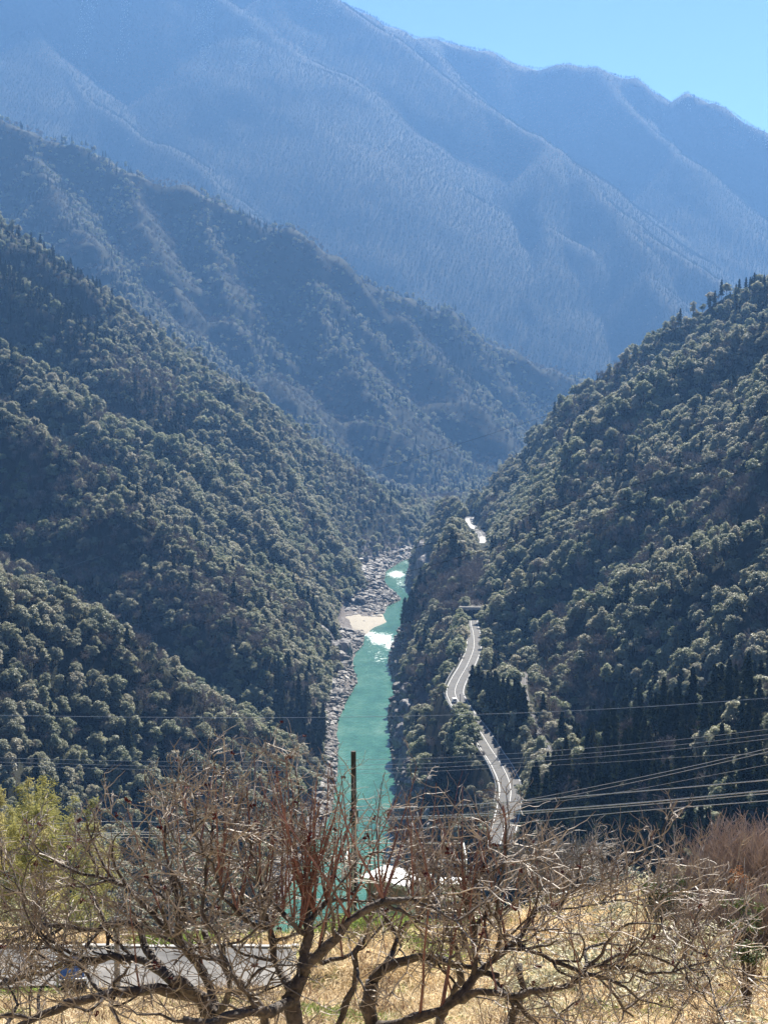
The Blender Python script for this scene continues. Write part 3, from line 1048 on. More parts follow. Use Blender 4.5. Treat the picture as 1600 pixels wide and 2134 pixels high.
def build_boulders():
    mat = rock_material('river_rock')
    kinds = [boulder_mesh(200+k) for k in range(7)]
    bcol = bpy.data.collections.new('boulder_kinds')
    for k, me in enumerate(kinds):
        me.materials.append(mat)
        bcol.objects.link(bpy.data.objects.new('boulder_%d' % k, me))
    x, y = jitter_grid(-140, 120, 440, 2000, 2.6)
    dl, dr = river_out(x, y)
    W_ = WLEFT(y)
    keep = ((dl > 0.8) & (dl < W_*1.05)) | ((dr > 0.5) & (dr < np.where(y < 760, 24, 13)) & (rng.uniform(0, 1, len(x)) < 0.75))
    keep |= ((dl < 0) & (dr < 0) & (np.maximum(dl, dr) > -5) & (rng.uniform(0, 1, len(x)) < 0.05))
    x, y, dl, dr = x[keep], y[keep], dl[keep], dr[keep]
    z = land(x, y)
    P = np.stack([x, y, z], 1)
    px, py = to_px(P)
    k = (px > -40) & (px < 1640) & ~hidden(P, 1.0)
    k &= (seg_dist(P[:, 0], P[:, 1], ROAD_L) > 11) & (P[:, 2] < RIVER_Z + 32)
    # keep the sand bar clear
    insand = ((px-755)/62)**2 + ((py-1294)/23)**2 < 1
    k &= ~(insand & (rng.uniform(0, 1, len(P)) < 0.9))
    P, dl, dr, py = P[k], dl[k], dr[k], py[k]
    n = len(P)
    size = np.exp(rng.normal(0.15, 0.75, n))*1.05
    size = np.clip(size, 0.35, 6.5)
    size = np.minimum(size, 0.8 + 0.55*np.maximum(np.maximum(dl, dr), 0))
    pick = rng.integers(0, 7, n)
    rot = rng.uniform(0, 6.28, n)
    big = np.argsort(-(size/P[:, 1]))[:240]
    own = np.zeros(n, bool); own[big] = True
    scatter('bank_rocks', P[~own], rot[~own], size[~own], pick[~own], bcol, 'countless grey rocks lying along both river banks')
    for i in big:
        o = bpy.data.objects.new('boulder', kinds[int(pick[i])])
        COL.objects.link(o)
        o.location = P[i] + np.array([0, 0, 0.12*size[i]])
        o.rotation_euler = (rng.uniform(-.3, .3), rng.uniform(-.3, .3), rot[i])
        s = float(size[i])
        o.scale = (s, s, s*rng.uniform(0.8, 1.25))
        if dl[i] > dr[i]:
            where = 'left bank below the sand bar' if py[i] > 1330 else 'left bank beyond the sand bar'
        else:
            where = 'right bank of the river'
        big_ = 'huge' if size[i] > 4 else 'large' if size[i] > 2.4 else 'middling'
        lit_ = 'low' if abs(max(dl[i], dr[i])) < 5 else 'higher up'
        tag(o, big_ + ' angular grey boulder ' + ('at' if lit_ == 'low' else 'above') + ' the waterline, ' + where + (', near' if P[i, 1] < 800 else ', mid' if P[i, 1] < 1000 else ', far'), 'boulder', 'boulders on the ' + where)
    # cliffs of bare rock: the block beside the lower rapids and the cliff foot of the knoll
    def crag(name, pts, label, seed, mat):
        r = np.random.default_rng(seed)
        e = empty(name, (pts[0][0][0], pts[0][0][1], RIVER_Z))
        tag(e, label, 'cliff')
        for (c, sz) in pts:
            bm = bmesh.new()
            bmesh.ops.create_icosphere(bm, subdivisions=4, radius=1.0)
            planes = [(rvec(r)*np.array([1, 1, 0.6]), r.uniform(0.55, 0.85)) for _ in range(16)]
            for v in bm.verts:
                p = np.array(v.co)
                for nn, d in planes:
                    q = p @ nn - d
                    if q > 0: p = p - nn*q*0.9
                v.co = Vector(p*np.array(sz) + np.array(c) - np.array(e.location))
            bm.normal_update()
            co = np.array([v.co for v in bm.verts])
            dz = fbm(co[:, 0]/2.2 + co[:, 2]/3, co[:, 1]/2.2, 4, seed)
            for v, d in zip(bm.verts, dz):
                v.co += v.normal*float(d)*1.4
            me = bpy.data.meshes.new('rock_face'); bm.to_mesh(me); bm.free()
            me.materials.append(mat)
            o = bpy.data.objects.new('rock_face', me); COL.objects.link(o); o.parent = e
    cm = simple_mat('cliff_rock', (0.09, 0.085, 0.08), (0.27, 0.25, 0.24), 0.25, 0.8, 0.3, bump=0.8)
    a = on_level(842, 1385, RIVER_Z); b = on_level(862, 1360, RIVER_Z); c = on_level(835, 1400, RIVER_Z)
    crag('cliff', [((a.x+3, a.y+8, RIVER_Z+7), (9.5, 17, 17)), ((b.x+6, b.y+10, RIVER_Z+8), (9, 20, 19)), ((a.x+10, a.y-12, RIVER_Z+6), (9, 15, 14))], 'dark rock cliff rising from the water right of the lower rapids', 301, cm)
    a = on_level(868, 1235, RIVER_Z); b = on_level(890, 1255, RIVER_Z)
    crag('cliff', [((a.x+8, a.y+6, RIVER_Z+10), (13, 26, 24)), ((b.x+10, b.y+4, RIVER_Z+9), (12, 24, 19)), ((a.x+8, a.y+42, RIVER_Z+14), (13, 30, 30))], 'shaded rock cliff under the wooded knoll at the river bend', 302, cm)
    cl = []
    for py_ in (1545, 1590, 1640, 1690, 1745):
        c_ = on_level(float(np.interp(py_, [1530, 1600, 1700, 1800], [812, 818, 830, 832])), py_, RIVER_Z)
        cl.append(((c_.x+8.5+random.uniform(-1, 2), c_.y+4, RIVER_Z+6+random.uniform(-2, 3)), (8+random.uniform(-1, 2), 13, 13+random.uniform(-3, 4))))
    crag('cliff', cl, 'long dark rock wall on the right bank nearest the viewer', 304, cm)
    a = on_level(700, 1395, RIVER_Z); b = on_level(670, 1385, RIVER_Z)
    crag('cliff', [((a.x-4, a.y+14, RIVER_Z+5), (10, 14, 12)), ((b.x-4, b.y+8, RIVER_Z+9), (13, 17, 17)), ((a.x+4, a.y+38, RIVER_Z+4), (9, 14, 10))], 'grey rock cliff on the left bank opposite the rapids', 303, cm)


build_boulders()

# ------------------------------------------------------------------ highway, railway and what belongs to them
M_ASPH = simple_mat('pale_asphalt', (0.055, 0.053, 0.051), (0.095, 0.092, 0.088), 0.5, 0.8, 0.2)
M_PAINT = simple_mat('road_paint', (0.70, 0.70, 0.68), (0.82, 0.82, 0.80), 4, 0.5)
M_CONC = simple_mat('concrete', (0.28, 0.27, 0.255), (0.42, 0.405, 0.38), 0.8, 0.8, 0.3, bump=0.2)
M_STEEL = simple_mat('galvanised_steel', (0.36, 0.37, 0.38), (0.50, 0.51, 0.52), 6, 0.45, 0.5, 0.6)
M_DARK = simple_mat('dark_metal', (0.02, 0.02, 0.022), (0.05, 0.05, 0.055), 8, 0.5)
M_WOODPOLE = simple_mat('tarred_wood', (0.018, 0.014, 0.012), (0.05, 0.04, 0.035), 6, 0.8, bump=0.4)
M_WHITE = simple_mat('white_paint', (0.68, 0.67, 0.64), (0.80, 0.79, 0.76), 5, 0.5)
M_GLASS, _nt, _p = new_mat('dark_glass')
_p.inputs['Base Color'].default_value = (0.02, 0.025, 0.03, 1); _p.inputs['Roughness'].default_value = 0.08
M_RUBBER = simple_mat('rubber', (0.012, 0.012, 0.012), (0.03, 0.03, 0.03), 10, 0.8)


def offset_line(L, d):
    out = []
    for i, p in enumerate(L):
        t = L[min(i+1, len(L)-1)] - L[max(i-1, 0)]
        n = Vector((t.y, -t.x, 0)).normalized()
        out.append(p + n*d)
    return out


def build_highway():
    L = resample(ROAD, 4.0)
    o = ribbon('highway', L, 4.3, 0.0, M_ASPH, skirt=0.6)
    tag(o, 'pale two lane highway winding along the right bank', kind='structure')
    for nm, d, w in (('edge_line', -3.7, 0.07), ('edge_line', 3.7, 0.07), ('centre_line', 0.0, 0.06)):
        ribbon(nm, offset_line(L, d), w, 0.03, M_PAINT, parent=o)
    # roadside barrier on the river side (left as seen from here)
    for side, a, b, lab in ((-5.0, 10, 66, 'low concrete barrier along the river side of the sunlit highway bend'), (-5.0, 70, len(L)-8, 'low barrier along the river side of the far highway')):
        Lb = offset_line(L, side)[a:b]
        e = empty('road_barrier', Lb[0]); tag(e, lab, 'barrier', 'highway barriers')
        loc = [p - Lb[0] for p in Lb]
        m = MB()
        for p, q in zip(loc[:-1], loc[1:]):
            c = (p+q)/2
            m.box((c.x, c.y, 0.35), ((q-p).length+0.05, 0.22, 0.9), math.atan2(q.y-p.y, q.x-p.x))
        m.build('wall', M_CONC, e)
        t = MB().tube([p + Vector((0, 0, 1.05)) for p in loc], 0.06, 4)
        t.build('rail', M_STEEL, e)
    # brownish lay-by outside the bend
    lay = [on_level(x, y, ROAD_Z) for x, y in ((936,1446),(934,1432),(941,1416),(955,1402),(968,1388),(976,1378),(980,1384),(968,1402),(957,1417),(949,1436),(948,1450))]
    vs = [p + Vector((0, 0, -0.05)) for p in lay] + [p + Vector((0, 0, -4)) for p in lay]
    n = len(lay)
    fs = [tuple(range(n))] + [(k, n+k, n+(k+1) % n, (k+1) % n) for k in range(n)]
    l = mesh_obj('lay_by', vs, fs, simple_mat('brown_gravel', (0.20, 0.17, 0.145), (0.32, 0.28, 0.25), 0.8, 0.9))
    tag(l, 'brown gravel lay-by outside the highway bend', kind='structure')
    # bright concrete yards farther up the road
    for pts, lab in ((((1000,1118),(1018,1118),(1020,1124),(1010,1130),(1014,1136),(1002,1146),(998,1140)), 'sunlit concrete lay-by beside the far highway'), (((964,1082),(978,1080),(980,1090),(990,1098),(988,1103),(972,1098)), 'sunlit concrete yard where the highway vanishes behind the slope')):
        P = [on_level(x, y, ROAD_Z+1.0) for x, y in pts]
        n = len(P)
        y_ = mesh_obj('yard', P + [p - Vector((0, 0, 5)) for p in P], [tuple(range(n))] + [(k, n+k, n+(k+1) % n, (k+1) % n) for k in range(n)], M_CONC)
        tag(y_, lab, kind='structure')
    # rock shed
    k = min(range(len(L)), key=lambda i: abs(L[i].y - on_level(983, 1290, ROAD_Z).y))
    p, q = L[k], L[min(k+8, len(L)-1)]
    ang = math.atan2(q.y-p.y, q.x-p.x)
    e = empty('rock_shed', p, ang)
    tag(e, 'concrete rock shed roofing the highway below the brown bare trees', 'rock shed')
    ln = 34.0
    MB().box((ln/2, 0, 6.0), (ln, 13.5, 1.1)).build('roof', simple_mat('mossy_concrete', (0.05, 0.045, 0.038), (0.11, 0.10, 0.085), 0.6, 0.9), e)
    MB().box((0.3, 0, 5.9), (0.9, 14.2, 1.6)).build('portal_beam', M_CONC, e)
    MB().box((ln/2, -6.2, 2.7), (ln, 0.7, 5.6)).build('back_wall', M_CONC, e)
    for i in range(8):
        MB().box((0.6 + i*4.6, 5.9, 2.7), (0.8, 0.8, 5.6)).build('column', M_CONC, e)
    # railway bench with two rails
    R = resample(RAIL, 4.0)
    rb = ribbon('railway', R, 1.7, 0.0, simple_mat('ballast', (0.05, 0.045, 0.042), (0.10, 0.09, 0.082), 2, 0.9), skirt=0.8)
    tag(rb, 'shaded railway track on a bench above the highway', kind='structure')
    for d in (-0.75, 0.75):
        t = MB().tube([p + Vector((0, 0, 0.14)) for p in offset_line(R, d)], 0.07, 4)
        t.build('rail', M_STEEL, rb)
    return L


HWY = build_highway()


def build_car():
    k = min(range(len(HWY)), key=lambda i: abs(HWY[i].y - on_level(952, 1466, ROAD_Z).y))
    p, q = HWY[k], HWY[k-1]
    d = (q-p).normalized()
    n = Vector((d.y, -d.x, 0))
    e = empty('car', p - n*2.0*-1 + Vector((0, 0, 0.03)), math.atan2(d.y, d.x))
    tag(e, 'small white van driving on the sunlit highway bend', 'car')
    # body profile extruded across
    prof = [(-1.75, 0.35), (1.7, 0.35), (1.75, 0.8), (1.62, 1.0), (1.25, 1.75), (1.0, 1.86), (-1.6, 1.86), (-1.74, 1.7), (-1.78, 0.9)]
    w = 0.76
    vs = [(x, -w*(1 if z < 1.1 else 0.93), z) for x, z in prof] + [(x, w*(1 if z < 1.1 else 0.93), z) for x, z in prof]
    m = len(prof)
    fs = [tuple(reversed(range(m))), tuple(range(m, 2*m))] + [(i, (i+1) % m, m+(i+1) % m, m+i) for i in range(m)]
    mesh_obj('body', vs, fs, M_WHITE, e)
    MB().poly([(1.58, -0.62, 1.08), (1.58, 0.62, 1.08), (1.28, 0.60, 1.70), (1.28, -0.60, 1.70)], [(0, 1, 2, 3)]).build('windscreen', M_GLASS, e).location = (0.04, 0, 0.02)
    for s in (-1, 1):
        for x0, x1 in ((0.2, 1.15), (-0.75, 0.1), (-1.6, -0.85)):
            MB().box(((x0+x1)/2, s*0.735, 1.42), (x1-x0, 0.05, 0.5)).build('window', M_GLASS, e)
        MB().box((1.75, s*0.52, 0.78), (0.06, 0.28, 0.18)).build('headlight', M_WHITE, e)
    for x in (-1.15, 1.15):
        for s in (-1, 1):
            MB().tube([(x, s*0.62, 0.3), (x, s*0.8, 0.3)], 0.3, 12).build('wheel', M_RUBBER, e)


build_car()


def power_pole(px, py_base, z, h, lab, wood=False, arms=2, rz=0.0, rad=0.16):
    p = on_level(px, py_base, z)
    p.z = float(land(np.array([p.x]), np.array([p.y]))[0])
    e = empty('utility_pole', p, rz)
    tag(e, lab, 'utility pole', 'poles along highway and railway')
    m = M_WOODPOLE if wood else M_CONC
    MB().tube([(0, 0, -1), (0, 0, h)], [rad, rad*0.65], 8).build('post', m, e)
    for k in range(arms):
        MB().box((0, 0, h-0.5-0.9*k), (1.9, 0.12, 0.12)).build('crossarm', M_STEEL, e)
        for x in (-0.85, -0.3, 0.3, 0.85):
            MB().tube([(x, 0, h-0.44-0.9*k), (x, 0, h-0.2-0.9*k)], 0.06, 6).build('insulator', M_WHITE, e)
    return e


power_pole(959, 1485, ROAD_Z, 8.0, 'dark utility pole with crossarm at the sunlit highway bend', True, 1, 0.1, 0.2)
power_pole(1037, 1541, -128, 11.5, 'tall thin pole between highway and railway', False, 0, 0.0, 0.18)
power_pole(1122, 1568, -126, 8.5, 'short pole with crossarm below the grey bare trees right of the railway', False, 1, 0.3)
# ------------------------------------------------------------------ power lines
M_CABLE = simple_mat('cable', (0.30, 0.305, 0.31), (0.45, 0.455, 0.46), 3, 0.4, 0.5, 0.3)
M_CABLE_D = simple_mat('black_cable', (0.015, 0.015, 0.018), (0.03, 0.03, 0.035), 3, 0.6)


def wire(pts, r, label, dark=False, group=None):
    """pts: three or more (column, row, distance); the cable hangs smoothly through them"""
    P = [at(*p) for p in pts]
    L = resample(P, (P[-1]-P[0]).length/28)
    o = MB().tube(L, r, 5).build('power_line', M_CABLE_D if dark else M_CABLE)
    tag(o, label, 'power line', group or 'power lines across the valley')


wire([(1900,830,230),(1600,926,250),(1280,1022,270),(900,1132,300),(420,1262,330),(0,1372,370),(-250,1432,390)], 0.040, 'upper of two dark lines slanting across the whole gorge', True)
wire([(1900,880,220),(1600,966,240),(1270,1068,260),(870,1186,290),(400,1304,320),(0,1400,360),(-250,1455,380)], 0.038, 'lower of two dark lines slanting across the whole gorge', True)
wire([(1700,690,500),(1440,768,520),(1200,846,560),(1010,908,600),(820,968,640),(760,984,660)], 0.05, 'thin dark line in front of the hazy middle ridge', True)
wire([(-200,1268,420),(0,1222,420),(120,1188,430),(230,1152,440)], 0.045, 'faint grey line over the dark hollow at left')
wire([(1900,1428,130),(1600,1455,140),(1300,1476,150),(1000,1489,160),(600,1496,175),(200,1494,190),(-200,1488,200)], 0.024, 'single pale line crossing the river below the highway bend')
for k, (dy, nm) in enumerate(((0, 'top'), (11, 'middle'), (20, 'bottom'))):
    wire([(1900,1478+dy,72),(1600,1520+dy,78),(1300,1553+dy,86),(1000,1575+dy,95),(800,1583+dy,100),(400,1588+dy*0.9,112),(0,1580+dy*0.8,125),(-200,1574+dy*0.8,130)], 0.012, nm + ' of three pale lines crossing above the bare trees')
wire([(1800,1570,75),(1500,1574,80),(1250,1590,86),(1000,1603,92),(800,1612,96),(600,1612,100)], 0.008, 'faint thin line just under the three pale lines')
wire([(1800,1512,60),(1600,1560,64),(1450,1595,68),(1300,1627,72),(1130,1661,76),(1000,1684,80)], 0.014, 'upper of two lines rising steeply to the right edge')
wire([(1800,1518,60),(1600,1567,64),(1450,1602,68),(1300,1635,72),(1130,1670,76),(1000,1694,80)], 0.014, 'lower of two lines rising steeply to the right edge')
wire([(1800,1555,60),(1600,1594,64),(1450,1622,68),(1300,1650,72),(1150,1672,76)], 0.008, 'thin line between the rising pair and the thick cables')
wire([(1850,1604,46),(1600,1626,48),(1300,1652,52),(1000,1676,56),(735,1690,58.6)], 0.017, 'thick bright cable running to the dark post, topmost')
wire([(1850,1628,46),(1600,1648,48),(1300,1676,52),(1000,1697,56),(735,1706,58.6)], 0.021, 'thick bright cable running to the dark post, second')
wire([(1850,1634,46.2),(1600,1654,48.2),(1300,1681,52.2),(1000,1701,56.2),(735,1710,58.7)], 0.013, 'cable twinned with the second thick cable')
wire([(1850,1650,46),(1600,1669,48),(1300,1693,52),(1060,1717,55.5),(735,1733,58.6)], 0.013, 'lowest cable running to the dark post')
wire([(-200,1728,80),(0,1721,78),(150,1716,74),(270,1712,70),(500,1722,64),(735,1726,58.6)], 0.010, 'line before the bamboo, topmost')
for k, (dy, nm) in enumerate(((0, 'second'), (6, 'third'), (14, 'fourth'))):
    wire([(-200,1752+dy,80),(0,1747+dy,78),(140,1742+dy*0.9,74),(260,1735+dy*0.8,70),(500,1738+dy*0.7,64),(735,1742+dy*0.6,58.6)], 0.016, 'line before the bamboo, ' + nm + ' from the top')

# ------------------------------------------------------------------ lane, post, shed and other things on the terrace
def gz(x, y):
    return float(land(np.array([float(x)]), np.array([float(y)]))[0])


M_LANE = simple_mat('lane_concrete', (0.10, 0.095, 0.09), (0.24, 0.228, 0.212), 0.55, 0.85, 0.25, bump=0.2)
_nt = M_LANE.node_tree
_v = nd(_nt, 'ShaderNodeTexVoronoi', feature='DISTANCE_TO_EDGE'); _v.inputs['Scale'].default_value = 0.45
_tc = nd(_nt, 'ShaderNodeTexCoord'); _wn = noise(_nt, 1.6, 5, 0.6)
_ad = nd(_nt, 'ShaderNodeMix', data_type='RGBA'); _ad.inputs['Factor'].default_value = 0.25
_nt.links.new(_tc.outputs['Object'], _ad.inputs[6]); _nt.links.new(_wn.outputs['Color'], _ad.inputs[7]); _nt.links.new(_ad.outputs[2], _v.inputs['Vector'])
_cr = ramp(_nt, _v.outputs['Distance'], [(0.0, (0.25, 0.24, 0.23)), (0.02, (1, 1, 1))])
_mm = nd(_nt, 'ShaderNodeMix', data_type='RGBA', blend_type='MULTIPLY'); _mm.inputs['Factor'].default_value = 0.8
_bc = _nt.nodes['Principled BSDF'].inputs['Base Color']
_nt.links.new(_bc.links[0].from_socket, _mm.inputs[6]); _nt.links.new(_cr, _mm.inputs[7]); _nt.links.new(_mm.outputs[2], _bc)


def build_lane():
    xs = np.linspace(-34, 4.0, 66)
    vs, fs = [], []
    for x in xs:
        w = 0.1*math.sin(x*1.7)
        for y in (45.5 + w + 0.004*x*x*0, 47.2, 48.5 + 0.08*math.sin(x*2.3)):
            vs.append((x, y, -18.28 + 0.02*(y-47)))
    for i in range(len(xs)-1):
        for j in range(2):
            a = i*3+j
            fs.append((a, a+3, a+4, a+1))
    o = mesh_obj('lane', vs, fs, M_LANE, smooth=True)
    o.data.materials.append(simple_mat('worn_asphalt', (0.07, 0.068, 0.066), (0.14, 0.136, 0.132), 1.3, 0.85, 0.25, bump=0.3))
    for i, p in enumerate(o.data.polygons): p.material_index = i % 2
    tag(o, 'narrow pale concrete lane below the bare trees', kind='structure')
    k = MB()
    for i in range(len(xs)-1):
        x = (xs[i]+xs[i+1])/2
        k.box((x, 48.72+random.uniform(-.02,.02), -18.32+random.uniform(-.02,.02)), (xs[1]-xs[0]-0.03, 0.18, 0.22))
    kb = k.build('kerb', M_CONC)
    tag(kb, 'low concrete kerb along the far edge of the lane', kind='structure')


build_lane()


def build_post_and_shed():
    # dark utility post in front of the river
    b = at(737, 1956, 59)
    h = at(737, 1566, 59).z - b.z
    g = gz(b.x, b.y)
    e = empty('utility_pole', (b.x, 59, g))
    tag(e, 'tall dark post with step bolts standing before the river', 'utility pole')
    H = b.z + h - g
    MB().tube([(0, 0, -0.5), (0.02, 0, H*0.5), (0, 0, H)], [0.125, 0.115, 0.10], 10).build('post', M_WOODPOLE, e)
    for k in range(9):
        MB().tube([(-0.28 if k % 2 else 0.0, 0, 1.9+0.42*k), (0.0 if k % 2 else 0.28, 0, 1.9+0.42*k)], 0.016, 5).build('step_bolt', M_STEEL, e)
    MB().box((0.02, -0.16, H-2.55), (0.34, 0.2, 0.5)).build('terminal_box', M_DARK, e)
    MB().tube([(-0.02, -0.13, 0.2), (-0.02, -0.13, H-3)], 0.03, 6).build('conduit', M_STEEL, e)
    # concrete pole beside the lane, left
    b = at(257, 2056, 46.2)
    g = gz(b.x, 46.0)
    e = empty('utility_pole', (b.x, 45.2, g))
    tag(e, 'pale grey concrete pole beside the lane at left', 'utility pole')
    MB().tube([(0, 0, -0.4), (0, 0, 2.3)], [0.095, 0.09], 10).build('post', M_CONC, e)
    MB().tube([(0, 0, 2.3), (0, 0, 2.36)], [0.10, 0.07], 10).build('cap', M_STEEL, e)
    # shed: front boards coloured grey to stand for shade, sunlit cream side wall
    c = at(826, 1960, 58)
    g = -21.9
    e = empty('shed', (c.x, 58.4, g), math.radians(-34))
    tag(e, 'small shed with boarded front greyed for shade and sunlit cream side wall', 'shed')
    M_CREAM = simple_mat('cream_plaster', (0.62, 0.585, 0.53), (0.74, 0.71, 0.65), 2, 0.85, 0.2)
    M_BOARD_SHADE = simple_mat('shade_grey_board', (0.20, 0.175, 0.17), (0.30, 0.27, 0.26), 3, 0.8, 0.2)
    w, d, h = 1.85, 1.35, 2.75
    MB().box((0, 0, h/2-0.3), (w, d, h+0.6)).build('wall', M_CREAM, e)
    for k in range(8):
        MB().box((-w/2+0.115+k*w/8, -d/2-0.012, h*0.52), (w/8-0.012, 0.03, h*0.94)).build('board', M_BOARD_SHADE, e)
    dr = MB().box((0.35, -d/2-0.045, 1.0), (0.75, 0.04, 1.9)).build('door', M_STEEL, e)
    MB().box((0.10, -d/2-0.08, 1.0), (0.04, 0.04, 0.16)).build('handle', M_DARK, dr)
    MB().box((-0.45, -d/2-0.05, 1.75), (0.55, 0.05, 0.5)).build('window', M_GLASS, e)
    rf = MB().box((0, 0, h+0.06), (w+0.36, d+0.36, 0.10)).build('roof', M_WHITE, e)
    MB().box((0, -d/2-0.2, h+0.02), (w+0.42, 0.04, 0.17)).build('fascia', M_WHITE, rf)
    MB().box((w/2+0.2, 0, h+0.02), (0.04, d+0.42, 0.17)).build('fascia', M_WHITE, rf)
    # white pipe frame (open carport) behind the shed
    zt = at(850, 1794, 62).z
    x0, x1 = at(722, 1794, 62).x, at(972, 1794, 62).x
    e = empty('carport_frame', ((x0+x1)/2, 62, gz(0, 62)))
    tag(e, 'open white pipe frame standing behind the small shed', 'carport')
    hh = zt - gz(0, 62)
    hw = (x1-x0)/2
    for sx in (-1, 1):
        for yy in (0, 2.4):
            MB().tube([(sx*hw, yy, -0.5), (sx*hw, yy, hh)], 0.03, 6).build('post', M_WHITE, e)
        MB().tube([(sx*hw, 0, hh), (sx*hw, 2.4, hh)], 0.03, 6).build('side_rail', M_WHITE, e)
    for yy in (0, 2.4):
        MB().tube([(-hw, yy, hh), (hw, yy, hh)], 0.032, 6).build('top_rail', M_WHITE, e)
    # white tank and stone blocks right of the shed
    p = at(942, 1872, 59)
    e = empty('water_tank', (p.x, 59, gz(p.x, 59)))
    tag(e, 'boxy white water tank right of the small shed', 'water tank')
    hh = at(942, 1836, 59).z - gz(p.x, 59)
    MB().box((0, 0, hh-0.35), (0.95, 0.8, 0.7)).build('tank', M_WHITE, e)
    for sx in (-.4, .4):
        for sy in (-.3, .3):
            MB().box((sx, sy, (hh-0.7)/2-0.2), (0.07, 0.07, hh-0.7+0.4)).build('leg', M_STEEL, e)
    MB().tube([(0, 0, hh-0.02), (0, 0, hh+0.08)], 0.2, 12).build('lid', M_STEEL, e)
    # two low white boxes by the dark post
    for px, py, s, lab in ((746, 1950, 0.30, 'white meter cabinet at the foot of the dark post'), (757, 1967, 0.24, 'low white box lying in the grass by the dark post')):
        p = at(px, py, 56.0)
        e = empty('cabinet', (p.x, 56.0, gz(p.x, 56.0)), 0.4)
        tag(e, lab, 'cabinet')
        hh = max(0.5, at(px, py-20, 56).z - gz(p.x, 56))
        MB().box((0, 0, hh/2-0.1), (s*1.2, s, hh+0.2)).build('case', M_WHITE, e)
        MB().box((0, 0, hh+0.03), (s*1.35, s*1.15, 0.05)).build('lid', M_STEEL, e)
    # pipe railing along the terrace edge
    e = empty('railing', (0, 0, 0)); tag(e, 'thin dark pipe railing along the terrace edge before the river', 'railing')
    zz = at(700, 1905, 63).z
    xs = [at(px, 1905, 63).x for px in (600, 640, 685, 730, 775, 820)]
    for x in xs:
        MB().tube([(x, 63, gz(x, 63)-0.3), (x, 63, zz)], 0.022, 5).build('post', M_DARK, e)
    for dz in (0, -0.45):
        MB().tube([(xs[0], 63, zz+dz), (xs[-1], 63, zz+dz)], 0.016, 5).build('rail', M_DARK, e)
    # blue panel beside the lane
    p = at(150, 2040, 44.3)
    g = gz(p.x, 44.3)
    e = empty('blue_panel', (p.x, 44.3, g), math.radians(12))
    tag(e, 'weathered blue board leaning on dark posts by the lane', 'panel')
    M_BLUE = simple_mat('blue_sheet', (0.07, 0.14, 0.32), (0.15, 0.25, 0.46), 6, 0.35, 0.6)
    hb = max(0.7, p.z - g)
    ti = 0.35
    b = MB().poly([(-0.36, 0, hb), (0.36, 0, hb), (0.36, 0.46, hb+0.5), (-0.36, 0.46, hb+0.5), (-0.36, 0.03, hb-0.01), (0.36, 0.03, hb-0.01), (0.36, 0.49, hb+0.49), (-0.36, 0.49, hb+0.49)],
               [(0, 1, 2, 3), (7, 6, 5, 4), (0, 4, 5, 1), (1, 5, 6, 2), (2, 6, 7, 3), (3, 7, 4, 0)]).build('board', M_BLUE, e)
    for k in range(4):
        x = -0.27 + k*0.18
        MB().tube([(x, -0.012, hb+0.01), (x, 0.448, hb+0.49)], 0.012, 4).build('rib', M_BLUE, b)
    MB().box((0, -0.03, hb-0.03), (0.80, 0.06, 0.05)).build('lower_edge', M_WHITE, e)
    MB().tube([(-0.42, 0.0, -0.3), (-0.42, 0.12, hb+0.66)], 0.035, 6).build('post', M_STEEL, e)
    for x in (-0.22, 0.30):
        MB().tube([(x, 0.05, -0.3), (x, 0.05, hb)], 0.06, 7).build('post', M_WOODPOLE, e)
    MB().box((0.05, 0.1, hb*0.5), (0.75, 0.3, hb*0.75)).build('base_box', M_DARK, e)
    # tunnel greenhouse hoops and pale sheets down at the right
    p = at(1205, 1905, 58)
    g = gz(p.x, 58)
    e = empty('greenhouse_frame', (p.x, 58, g), 0.3)
    tag(e, 'bare white greenhouse frame half hidden by twigs at right', 'greenhouse')
    hh = max(1.2, at(1205, 1880, 58).z - g)
    for k in range(5):
        arc = [(0.95*math.cos(a), k*0.6-1.2, max(0, hh-0.8) + 0.8*math.sin(a)) for a in np.linspace(0, math.pi, 9)]
        MB().tube([(0.95, k*0.6-1.2, -0.4)] + arc + [(-0.95, k*0.6-1.2, -0.4)], 0.022, 5).build('hoop', M_WHITE, e)
    for x, z in ((0, hh), (0.67, hh-0.24), (-0.67, hh-0.24)):
        MB().tube([(x, -1.3, z), (x, 1.3, z)], 0.02, 5).build('purlin', M_WHITE, e)
    for px, py, wd, lab, mat in ((1280, 1878, 0.5, 'pale corrugated sheet roof half hidden at far right, left one', M_WHITE), (1332, 1868, 0.45, 'pale corrugated sheet roof half hidden at far right, right one', M_STEEL)):
        p = at(px, py, 62)
        g = gz(p.x, 62)
        e = empty('hut', (p.x, 62, g), 0.35)
        tag(e, lab, 'hut')
        hh = max(0.8, p.z - g)
        MB().box((0, 0, (hh-0.25)/2), (wd*1.7, 1.2, hh-0.25)).build('wall', M_WOODPOLE, e)
        mr = MB()
        for sx in (-1, 1):
            mr.poly([(0, -0.75, hh+0.1), (sx*wd*1.15, -0.75, hh-0.28), (sx*wd*1.15, 0.75, hh-0.28), (0, 0.75, hh+0.1)], [(0, 1, 2, 3)])
        mr.build('roof', mat, e)


build_post_and_shed()
